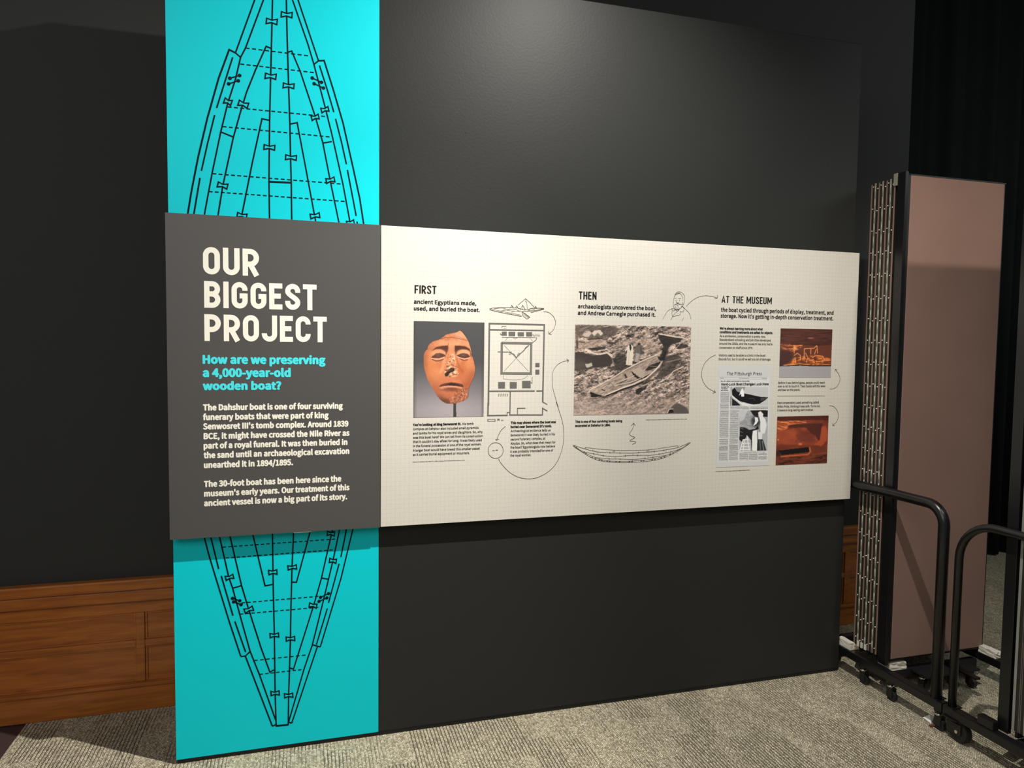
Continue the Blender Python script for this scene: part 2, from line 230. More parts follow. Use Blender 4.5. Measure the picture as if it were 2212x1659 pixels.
# ------------------------------------------------------------------ measured print data (mm on the wall: x from the seam, z from the floor)
BOAT_LINES = [([(-465.9,2947.3),(-539.5,2732.1)],5.6),([(-432.4,2957.3),(-503.7,2754.5),(-521.4,2717.8),(-540.4,2634.2),(-568.3,2543.4),(-593.9,2435),(-624.7,2284.8),(-654.8,2121.6)],5.6),([(-539.5,2732.1),(-521.4,2717.8)],5.6),([(-539.5,2732.1),(-561.5,2741.1),(-599.2,2632.6),(-640.6,2479.4),(-674.2,2332.4),(-698.3,2206.8),(-712.4,2120.6)],6.6),([(-549.5,2714.4),(-579.8,2614.3),(-607.6,2521.3)],5.6),([(-614.7,2494.8),(-640.7,2386.8),(-663.2,2284.3)],5.6),([(-668.3,2258.1),(-691.2,2121.9)],6),([(-412.1,2764.5),(-429.7,2770.1),(-468,2678.8),(-501.1,2592),(-521.6,2522.4),(-549.7,2418.4),(-588.5,2235.5),(-606.9,2122)],5.6),([(-592.9,2434),(-549.7,2419.4)],5.6),([(-420,2494.5),(-446.7,2497.6),(-483.2,2327.5),(-522.5,2127.2)],5.6),([(-405.3,2961.3),(-409.3,2815.8),(-414.4,2653.8),(-418.9,2496.1),(-421.2,2380.1),(-423,2263.6),(-421.9,2122.8)],5.6),([(-355.6,2968.5),(-353.4,2823.1),(-348.8,2629.7),(-344.9,2487.5),(-343,2354.9),(-340.9,2264.4),(-340,2122.4)],5.6),([(-423,2262),(-341.9,2264.3)],7.5),([(-344.9,2487.5),(-318,2495.5),(-283.4,2306.3),(-249.9,2119.6)],5.6),([(-351.2,2758),(-336.8,2764),(-305.2,2690),(-251.2,2528.7),(-222.5,2429.6),(-193.7,2280.8),(-160.7,2119.5)],5.6),([(-223.6,2425.8),(-188,2435.4)],5.6),([(-338.3,2971),(-276.3,2796.3),(-254.7,2724),(-214.2,2569.9),(-187.9,2465.1),(-145.4,2273.5),(-116.4,2116.6)],5.6),([(-317.8,2974),(-237.4,2739.3)],5.6),([(-254.7,2724),(-237.4,2739.3)],5.6),([(-237.4,2739.3),(-216.4,2742.9),(-182.3,2637.5),(-145.1,2512.3),(-107.6,2347.3),(-80.4,2223.4),(-63.9,2116.9)],6.2),([(-233.8,2722.2),(-206.1,2637.6),(-179.8,2549.3)],5.6),([(-173.4,2524.6),(-150.6,2436.1),(-131.9,2351.9)],5.6),([(-128.1,2330.4),(-94,2152)],5.6),([(-91.3,2130.2),(-88,2117.1)],5.6),([(-503.7,2754.5),(-489.4,2754.5)],4.6),([(-480.6,2754.5),(-466.2,2754.4)],4.6),([(-457.3,2754.4),(-442.8,2754.3)],4.6),([(-433.9,2754.3),(-419.4,2754.2)],4.6),([(-410.5,2754.2),(-395.8,2754.2)],4.6),([(-386.9,2754.1),(-372.2,2754.1)],4.6),([(-363.1,2754),(-348.4,2754)],4.6),([(-339.3,2753.9),(-324.5,2753.9)],4.6),([(-315.3,2753.9),(-300.4,2753.8)],4.6),([(-291.3,2753.8),(-276.3,2753.7)],4.6),([(-522.6,2693),(-508.7,2693)],4.6),([(-500.1,2692.9),(-486.2,2692.9)],4.6),([(-477.6,2692.9),(-463.6,2692.9)],4.6),([(-455,2692.9),(-440.9,2692.9)],4.6),([(-432.3,2692.9),(-418.1,2692.8)],4.6),([(-409.4,2692.8),(-395.2,2692.8)],4.6),([(-386.5,2692.8),(-372.2,2692.8)],4.6),([(-363.4,2692.8),(-349,2692.8)],4.6),([(-340.2,2692.7),(-325.8,2692.7)],4.6),([(-316.9,2692.7),(-302.5,2692.7)],4.6),([(-293.6,2692.7),(-279,2692.7)],4.6),([(-270,2692.7),(-255.4,2692.6)],4.6),([(-568.4,2529.5),(-554.8,2529.5)],4.6),([(-546.5,2529.5),(-532.8,2529.5)],4.6),([(-524.4,2529.5),(-510.7,2529.5)],4.6),([(-502.3,2529.5),(-488.5,2529.5)],4.6),([(-480,2529.5),(-466.2,2529.5)],4.6),([(-457.7,2529.5),(-443.8,2529.5)],4.6),([(-435.2,2529.5),(-421.2,2529.5)],4.6),([(-412.7,2529.5),(-398.6,2529.5)],4.6),([(-390,2529.5),(-375.9,2529.5)],4.6),([(-367.2,2529.5),(-353.1,2529.5)],4.6),([(-344.3,2529.5),(-330.1,2529.5)],4.6),([(-321.4,2529.5),(-307.1,2529.5)],4.6),([(-298.3,2529.5),(-283.9,2529.6)],4.6),([(-275.1,2529.6),(-260.6,2529.6)],4.6),([(-251.7,2529.6),(-237.2,2529.6)],4.6),([(-228.3,2529.6),(-213.7,2529.6)],4.6),([(-586.3,2454.8),(-573.1,2454.8)],4.6),([(-565,2454.7),(-551.8,2454.6)],4.6),([(-543.6,2454.6),(-530.3,2454.5)],4.6),([(-522.2,2454.5),(-508.8,2454.4)],4.6),([(-500.6,2454.4),(-487.2,2454.3)],4.6),([(-478.9,2454.2),(-465.4,2454.2)],4.6),([(-457.1,2454.1),(-443.6,2454.1)],4.6),([(-435.3,2454),(-421.7,2453.9)],4.6),([(-413.3,2453.9),(-399.6,2453.8)],4.6),([(-391.2,2453.8),(-377.5,2453.7)],4.6),([(-369.1,2453.7),(-355.3,2453.6)],4.6),([(-346.8,2453.5),(-332.9,2453.5)],4.6),([(-324.4,2453.4),(-310.5,2453.3)],4.6),([(-301.9,2453.3),(-287.9,2453.2)],4.6),([(-279.3,2453.2),(-265.3,2453.1)],4.6),([(-256.7,2453),(-242.5,2453)],4.6),([(-233.9,2452.9),(-219.7,2452.8)],4.6),([(-211,2452.8),(-196.7,2452.7)],4.6),([(-624.8,2277),(-611.3,2276.9)],4.6),([(-603,2276.8),(-589.5,2276.7)],4.6),([(-581.2,2276.7),(-567.5,2276.6)],4.6),([(-559.2,2276.5),(-545.5,2276.4)],4.6),([(-537.1,2276.3),(-523.4,2276.2)],4.6),([(-514.9,2276.2),(-501.1,2276.1)],4.6),([(-492.6,2276),(-478.7,2275.9)],4.6),([(-470.2,2275.8),(-456.3,2275.7)],4.6),([(-447.7,2275.7),(-433.7,2275.6)],4.6),([(-425.1,2275.5),(-411.1,2275.4)],4.6),([(-402.4,2275.4),(-388.3,2275.3)],4.6),([(-379.6,2275.2),(-365.4,2275.1)],4.6),([(-356.7,2275),(-342.4,2274.9)],4.6),([(-333.7,2274.9),(-319.3,2274.8)],4.6),([(-310.5,2274.7),(-296.1,2274.6)],4.6),([(-287.3,2274.5),(-272.8,2274.4)],4.6),([(-263.9,2274.4),(-249.4,2274.2)],4.6),([(-240.4,2274.2),(-225.8,2274.1)],4.6),([(-216.9,2274),(-202.2,2273.9)],4.6),([(-193.2,2273.8),(-178.4,2273.7)],4.6),([(-169.4,2273.7),(-154.5,2273.6)],4.6),([(-637.8,2209.6),(-624.8,2209.5)],4.6),([(-616.8,2209.4),(-603.7,2209.3)],4.6),([(-595.7,2209.3),(-582.6,2209.2)],4.6),([(-574.5,2209.2),(-561.3,2209.1)],4.6),([(-553.2,2209),(-540,2208.9)],4.6),([(-531.9,2208.9),(-518.6,2208.8)],4.6),([(-510.4,2208.7),(-497.1,2208.6)],4.6),([(-488.9,2208.6),(-475.5,2208.5)],4.6),([(-467.2,2208.5),(-453.7,2208.4)],4.6),([(-445.5,2208.3),(-431.9,2208.2)],4.6),([(-423.6,2208.2),(-410,2208.1)],4.6),([(-401.7,2208),(-388,2207.9)],4.6),([(-379.6,2207.9),(-365.9,2207.8)],4.6),([(-357.5,2207.7),(-343.7,2207.6)],4.6),([(-335.2,2207.6),(-321.4,2207.5)],4.6),([(-312.9,2207.4),(-299,2207.4)],4.6),([(-290.4,2207.3),(-276.5,2207.2)],4.6),([(-267.9,2207.2),(-253.9,2207.1)],4.6),([(-245.2,2207),(-231.1,2206.9)],4.6),([(-222.5,2206.9),(-208.3,2206.8)],4.6),([(-199.6,2206.7),(-185.4,2206.6)],4.6),([(-176.7,2206.6),(-162.4,2206.5)],4.6),([(-153.6,2206.4),(-139.2,2206.3)],4.6),([(-671,898.2),(-652,814.3),(-623.3,705.1),(-581.1,545.3),(-540.8,404.8)],5.6),([(-540.8,403.5),(-524.1,404.1)],5.6),([(-524.1,404.1),(-506,420.3)],5.6),([(-524.1,404.1),(-424.4,103.5)],5.6),([(-424.4,103.5),(-411.7,109.2)],5.6),([(-647.3,896.7),(-618.4,761.3)],5.6),([(-609.4,733.7),(-568.2,571.2)],5.6),([(-561.7,548.2),(-522.8,419.8)],5.6),([(-615.4,894.6),(-582.1,725.5),(-568.8,682.5),(-536.8,546.9),(-506,420.3),(-471.3,320.1),(-411.6,126.6)],5.6),([(-577.8,895.2),(-535.6,688.6),(-509.7,589.7),(-464.8,429.8),(-432.6,327.7),(-417.2,335.1)],5.6),([(-567.1,681.1),(-536.7,688.1)],5.6),([(-493.9,895.7),(-448.4,680),(-420.6,683.1)],5.6),([(-419.3,894),(-417.8,681.6),(-414.6,473.4),(-413.2,238.7),(-410,102.7)],5.6),([(-339,895),(-346,742.9),(-350.9,577.6),(-353.3,454.5),(-361.4,225.7),(-363.8,99.8)],5.6),([(-411.7,103),(-362.6,100.9)],7.5),([(-273.7,893.9),(-329,684.5),(-347.5,686.7)],5.6),([(-186.2,897.7),(-205.9,812.5),(-232.8,690.7),(-265.4,575.7),(-342.3,329.2),(-355.6,335.1)],5.6),([(-232.8,693.8),(-206.2,687.2)],5.6),([(-158.3,899.1),(-188.3,755.4),(-227.2,590.8),(-268.9,420.5),(-301.5,324.3),(-362,113.4)],5.6),([(-130.9,900.5),(-155.5,774.7)],5.6),([(-162.7,747.2),(-204.7,588.7)],5.6),([(-209.5,566.1),(-253,420)],5.6),([(-103.9,902),(-155.7,684.3),(-237.7,408.9)],5.6),([(-268.9,421.7),(-237.7,408.9)],5.6),([(-249.5,410.2),(-350.4,105.5)],5.6),([(-350.4,105.5),(-362,112.1)],5.6),([(-602.8,846.3),(-590.6,846.5)],4.2),([(-583.1,846.5),(-570.8,846.6)],4.2),([(-563.2,846.7),(-550.9,846.8)],4.2),([(-543.3,846.9),(-530.9,847)],4.2),([(-523.3,847.1),(-510.8,847.2)],4.2),([(-503.2,847.2),(-490.7,847.4)],4.2),([(-483,847.4),(-470.5,847.5)],4.2),([(-462.8,847.6),(-450.2,847.7)],4.2),([(-442.4,847.8),(-429.8,847.9)],4.2),([(-422,848),(-409.3,848.1)],4.2),([(-401.5,848.2),(-388.7,848.3)],4.2),([(-380.9,848.4),(-368.1,848.5)],4.2),([(-360.2,848.6),(-347.4,848.7)],4.2),([(-339.5,848.7),(-326.6,848.9)],4.2),([(-318.6,848.9),(-305.7,849.1)],4.2),([(-297.7,849.1),(-284.7,849.2)],4.2),([(-276.7,849.3),(-263.6,849.4)],4.2),([(-255.6,849.5),(-242.5,849.6)],4.2),([(-234.4,849.7),(-221.2,849.8)],4.2),([(-213.1,849.9),(-199.9,850)],4.2),([(-191.8,850.1),(-178.5,850.2)],4.2),([(-592.3,802.8),(-580,802.9)],4.2),([(-572.5,802.9),(-560.1,803)],4.2),([(-552.5,803.1),(-540.1,803.2)],4.2),([(-532.5,803.3),(-520.1,803.4)],4.2),([(-512.4,803.4),(-499.9,803.5)],4.2),([(-492.2,803.6),(-479.7,803.7)],4.2),([(-472,803.8),(-459.3,803.9)],4.2),([(-451.6,803.9),(-438.9,804.1)],4.2),([(-431.2,804.1),(-418.5,804.2)],4.2),([(-410.7,804.3),(-397.9,804.4)],4.2),([(-390.1,804.5),(-377.2,804.6)],4.2),([(-369.4,804.6),(-356.5,804.8)],4.2),([(-348.6,804.8),(-335.7,804.9)],4.2),([(-327.7,805),(-314.8,805.1)],4.2),([(-306.8,805.2),(-293.8,805.3)],4.2),([(-285.8,805.4),(-272.7,805.5)],4.2),([(-264.6,805.5),(-251.5,805.6)],4.2),([(-243.4,805.7),(-230.3,805.8)],4.2),([(-222.2,805.9),(-208.9,806)],4.2),([(-200.8,806.1),(-187.5,806.2)],4.2),([(-536.2,619.4),(-523.2,619.4)],4.2),([(-515.3,619.4),(-502.3,619.4)],4.2),([(-494.4,619.4),(-481.3,619.4)],4.2),([(-473.3,619.4),(-460.2,619.4)],4.2),([(-452.2,619.4),(-439.1,619.5)],4.2),([(-431,619.5),(-417.8,619.5)],4.2),([(-409.7,619.5),(-396.4,619.5)],4.2),([(-388.3,619.5),(-375,619.5)],4.2),([(-366.8,619.5),(-353.4,619.5)],4.2),([(-345.2,619.5),(-331.8,619.5)],4.2),([(-323.5,619.5),(-310.1,619.5)],4.2),([(-301.8,619.5),(-288.2,619.6)],4.2),([(-279.9,619.6),(-266.3,619.6)],4.2),([(-258,619.6),(-244.3,619.6)],4.2),([(-543.2,574.8),(-530,574.7)],4.2),([(-521.9,574.7),(-508.6,574.7)],4.2),([(-500.5,574.7),(-487.1,574.7)],4.2),([(-479,574.6),(-465.6,574.6)],4.2),([(-457.4,574.6),(-443.9,574.6)],4.2),([(-435.7,574.6),(-422.2,574.5)],4.2),([(-413.9,574.5),(-400.3,574.5)],4.2),([(-392,574.5),(-378.4,574.5)],4.2),([(-370,574.4),(-356.3,574.4)],4.2),([(-347.9,574.4),(-334.2,574.4)],4.2),([(-325.7,574.4),(-311.9,574.3)],4.2),([(-303.5,574.3),(-289.6,574.3)],4.2),([(-281.1,574.3),(-267.2,574.3)],4.2),([(-258.6,574.2),(-244.6,574.2)],4.2),([(-491.7,382),(-477.9,382)],4.2),([(-469.3,382),(-455.4,382)],4.2),([(-446.9,382),(-432.9,382)],4.2),([(-424.3,382),(-410.2,382)],4.2),([(-401.6,382),(-387.5,382)],4.2),([(-378.8,381.9),(-364.7,381.9)],4.2),([(-355.9,381.9),(-341.7,381.9)],4.2),([(-333,381.9),(-318.7,381.9)],4.2),([(-309.9,381.9),(-295.5,381.9)],4.2),([(-471.3,323.2),(-458.5,323.2)],4.2),([(-450.6,323.2),(-437.7,323.2)],4.2),([(-429.8,323.2),(-416.9,323.2)],4.2),([(-408.9,323.2),(-396,323.2)],4.2),([(-388,323.2),(-375,323.2)],4.2),([(-367,323.2),(-353.9,323.2)],4.2),([(-345.8,323.3),(-332.7,323.3)],4.2),([(-324.6,323.3),(-311.4,323.3)],4.2)]
BOW_TIES = [[(-429.1,2854.6),(-409.4,2860.6),(-390.8,2855.7),(-388.7,2875.6),(-408.5,2869.6),(-427,2874.5)],[(-374.6,2886.4),(-354.9,2893),(-335.9,2888.6),(-334.3,2908.6),(-354.1,2902),(-373,2906.3)],[(-434.6,2649.9),(-414.8,2655.5),(-396.1,2650.1),(-394,2670.2),(-413.8,2664.5),(-432.4,2669.9)],[(-369,2622.2),(-349.1,2627.8),(-330,2623.4),(-328.5,2641.4),(-348.4,2635.9),(-367.5,2640.2)],[(-440.7,2383.2),(-421,2388.2),(-402,2383.4),(-400.6,2401.4),(-420.3,2396.3),(-439.2,2401.1)],[(-361.7,2351.3),(-341.7,2356.3),(-322.5,2351.3),(-321,2369.6),(-341.1,2364.5),(-360.3,2369.4)],[(-583.2,2542.4),(-569.2,2544.3),(-558.7,2535.7),(-552.2,2554.9),(-566.3,2552.9),(-576.7,2561.5)],[(-532.8,2539.4),(-514.8,2540.7),(-500.1,2531.3),(-494,2550.7),(-512.1,2549.4),(-526.7,2558.7)],[(-261.7,2509.2),(-249.7,2518.4),(-235.4,2518.2),(-239.6,2535.5),(-251.6,2526.2),(-265.8,2526.4)],[(-224.8,2542.3),(-212.8,2551.6),(-198.4,2551.4),(-202.5,2568.7),(-214.6,2559.4),(-229,2559.5)],[(-608.3,2229.1),(-590.4,2231.3),(-574.9,2223.2),(-570.6,2241.8),(-588.5,2239.6),(-604,2247.7)],[(-207.3,2271.8),(-192.8,2281.1),(-176.3,2280.6),(-180,2298.4),(-194.5,2289.1),(-210.9,2289.6)],[(-539.5,2121),(-522.2,2123.5),(-506.5,2116.7),(-503.5,2133.5),(-520.8,2131),(-536.5,2137.8)],[(-268,2130.1),(-251.8,2138.8),(-234.1,2137.5),(-236.9,2155.6),(-253.1,2146.9),(-270.7,2148.1)],[(-128.2,2111.7),(-115.6,2119.9),(-101.1,2118.7),(-104.5,2135.8),(-117.1,2127.6),(-131.6,2128.7)],[(-433.3,723.7),(-418.4,728.7),(-402.7,723.6),(-403.9,741.9),(-418.9,736.9),(-434.5,741.9)],[(-360.1,737.3),(-344.5,742.6),(-327.9,738.5),(-329.6,755.7),(-345.2,750.4),(-361.8,754.5)],[(-430,468.3),(-414.3,472.5),(-398,467.3),(-399.1,484.6),(-414.8,480.3),(-431,485.5)],[(-368.9,447.5),(-353,451.8),(-336.5,446.5),(-337.6,463.9),(-353.5,459.6),(-369.9,464.9)],[(-428.1,230.7),(-412.9,234.8),(-397.1,229.2),(-398.2,246.7),(-413.4,242.6),(-429.2,248.2)],[(-376.5,214.7),(-361.2,218.7),(-345.2,213),(-346.3,230.6),(-361.7,226.6),(-377.6,232.2)],[(-591.1,714),(-578.5,721.6),(-563.6,720.1),(-567.6,736.6),(-580.3,729),(-595.1,730.5)],[(-522,576.3),(-508.4,585.7),(-491.7,585.5),(-497.4,603.1),(-511,593.6),(-527.6,593.9)],[(-209.5,867.1),(-195.5,869.7),(-182.3,862.9),(-180.8,880),(-194.8,877.4),(-208,884.2)],[(-201.3,755.9),(-187.6,757.7),(-175.2,750.1),(-172.9,767.2),(-186.6,765.4),(-199,772.9)],[(-280.8,579.2),(-266,580),(-252.7,571.5),(-250,588.4),(-264.8,587.6),(-278.1,596)]]
DUMBBELLS = [[(-560,2636.1),(-525.4,2650.3)],[(-564.6,2614.9),(-530.5,2630.1)],[(-261.1,2671.3),(-226.6,2658.7)],[(-253.9,2650.4),(-219.3,2637.7)],[(-569.2,640.5),(-542.7,628.4)],[(-564.9,626.3),(-537.9,612.3)],[(-235.9,614.6),(-204.6,627.4)],[(-241.9,598.4),(-211.1,609.9)]]
TEXTS = [('OUR',-656.4,-459,1895.5,101.6,'T',0),('BIGGEST',-653.9,-248.3,1770.9,99.7,'T',0),('PROJECT',-654.5,-210.2,1646.8,100.1,'T',0),('How are we preserving',-659.3,-218.1,1562.6,29.4,'S',0),('a 4,000-year-old',-659.9,-349,1512.7,29.4,'S',0),('wooden boat?',-660.2,-383.7,1463.5,28,'S',0),('The Dahshur boat is one of four surviving',-661.1,-150.9,1385.7,21,'B',1),('funerary boats that were part of king',-661.5,-205.7,1349.2,21,'B',1),("Senwosret III's tomb complex. Around 1839",-661.6,-129.1,1313.9,21,'B',1),('BCE, it might have crossed the Nile River as',-660.1,-125,1276.9,21,'B',1),('part of a royal funeral. It was then buried in',-660.6,-133.2,1240.6,21.1,'B',1),('the sand until an archaeological excavation',-661,-125.9,1204.2,21.1,'B',1),('unearthed it in 1894/1895.',-660.6,-341,1166.7,21.2,'B',1),('The 30-foot boat has been here since the',-661.5,-157,1094.1,21.3,'B',2),("museum's early years. Our treatment of this",-661.1,-125.2,1057.6,21.3,'B',2),('ancient vessel is now a big part of its story.',-661.6,-134.2,1020.8,21.3,'B',2),('FIRST',134.5,223.9,1849.4,33.2,'H',3),('THEN',847.1,930.1,1846.8,33.7,'H',4),('AT THE MUSEUM',1552.3,1822.8,1851.5,31.8,'H',5),('ancient Egyptians made,',132.7,390.7,1808.6,15.1,'D',6),('used, and buried the boat.',132.8,406.2,1781.4,15.1,'D',6),('archaeologists uncovered the boat,',844.9,1218.7,1808.2,16.2,'D',7),('and Andrew Carnegie purchased it.',844.7,1216.4,1780,16.2,'D',7),('the boat cycled through periods of display, treatment, and',1551.2,2174.1,1810.8,17.3,'D',8),("storage. Now it's getting in-depth conservation treatment.",1550.5,2174,1783.2,17.3,'D',8),("We're always learning more about what",1548.4,1777.7,1728.4,10.1,'b',9),('conditions and treatments are safest for objects.',1548.1,1833.5,1711.6,10.1,'b',9),('As a profession, conservation is pretty new.',1548.7,1795.5,1693.6,9.7,'r',10),('Standardized schooling and job titles developed',1548,1824.4,1676.5,9.7,'r',10),('around the 1950s, and the museum has only had a',1547.8,1833,1658.6,9.7,'r',10),('conservator on staff since 1979.',1547.6,1727.5,1640,9.7,'r',10),('Visitors used to be able to climb in the boat!',1545.9,1798,1604.6,9.8,'r',11),("Sounds fun, but it could've led to a lot of damage.",1545.7,1827.4,1586.6,9.7,'r',11),('Before it was behind glass, people could reach',1873.5,2138.4,1475.2,10.1,'r',12),('over a rail to touch it. Their hands left this wear',1872.4,2143.5,1458.2,10.1,'r',12),('and tear on the plank.',1872.3,1998.2,1440.6,10.1,'r',12),('Past conservators used something called',1872.1,2108.3,1379.2,10.2,'r',13),("Wife's Pride, thinking it was safe. Turns out,",1872.8,2117.9,1361.2,10.1,'r',13),('it leaves a long-lasting dark residue.',1873.5,2077.1,1343.6,10.1,'r',13),('The Pittsburgh Press, 1939. Image courtesy of Carnegie Museums Library',1545.5,1731.5,1064.4,3.6,'r',14),("You're looking at king Senwosret III.",130.7,330.7,1310,9.1,'b',15),('His tomb',336.1,384.4,1309.6,9.3,'r',16),('complex at Dahshur also included small pyramids',130.8,406.6,1292.4,9.1,'r',16),('and tombs for his royal wives and daughters. So, why',130.6,423.9,1274.6,9.2,'r',16),('was this boat here? We can tell from its construction',130.6,424.5,1257.3,9.2,'r',16),("that it couldn't stay afloat for long. It was likely used",130.7,420.1,1239.8,9.2,'r',16),('in the funeral procession of one of the royal women.',130.8,418.6,1222.2,9.1,'r',16),('A larger boat would have towed this smaller vessel',130.5,411.9,1204.2,9.2,'r',16),('as it carried burial equipment or mourners.',130.3,369.1,1186.8,9.2,'r',16),('Edward S. Harkness Gift, 1926. 26.7.1394, Courtesy of The Metropolitan Museum of Art',129.7,348.2,1159.6,3.2,'r',17),('This map shows where the boat was',547.7,750.3,1309.8,9.5,'b',18),("buried near Senwosret III's tomb.",547.2,731.6,1292.6,9.5,'b',18),('Archaeological evidence tells us',547,726.4,1274.7,9.5,'r',19),('Senwosret III was likely buried in his',546.9,746.8,1256.8,9.6,'r',19),('second funerary complex, at',547.1,704,1239,9.6,'r',19),('Abydos. So, what does that mean for',547.3,750.3,1221.2,9.5,'r',19),('the boat? Egyptologists now believe',546.8,747.7,1204.1,9.5,'r',19),('it was probably intended for one of',546.7,739.9,1186.2,9.6,'r',19),('the royal women.',546.6,640,1169.4,9.6,'r',19),('This is one of four surviving boats being',841.1,1064.4,1308.7,9.3,'b',20),('excavated at Dahshur in 1894.',841.1,1007.8,1291.2,9.4,'b',20),('Image from Jacques de Morgan, Fouilles a Dahchour, mars-juin 1894. Vienna, 1895',1181.5,1388.7,1313.8,3.2,'r',21),('The Pittsburgh Press',1591.1,1780.1,1516.8,14.7,'P',22),('Hard-Luck Boat Changes Luck Here',1563.8,1818.5,1469.6,10.2,'N',23),("Dec. 30' 1 Million-Craft Planned For His Last Ride",1560,1712.9,1486.8,4.2,'N',25),('Carnegie Gift',1562.5,1603.8,1460,4.2,'N',26),('Too Big for',1562.8,1596.8,1452.2,4.2,'N',26),('Rail Tunnels',1562.2,1599.1,1444.1,4.2,'N',26)]
TOMB_BOXES = [[(503.3,1701),(524.6,1701.4),(524.8,1685),(503.5,1684.7)],[(532.7,1700.8),(562,1701.3),(562.2,1682.9),(533,1682.4)],[(573.1,1699.4),(600.7,1699.9),(601,1682.7),(573.3,1682.3)],[(610.4,1700.7),(636.8,1701.2),(637.1,1682.6),(610.7,1682.2)],[(653.3,1569.5),(672.2,1569.6),(672.5,1552.2),(653.5,1552.2)],[(653.7,1541.1),(671.9,1541.1),(672.2,1520.2),(654,1520.3)],[(489.8,1488.5),(519.3,1488.4),(519.6,1461),(490.1,1461.1)],[(540.7,1488.3),(571.1,1488.2),(571.5,1460.7),(541,1460.8)],[(595.2,1493.3),(633.2,1493.2),(633.7,1462),(595.6,1462.2)]]
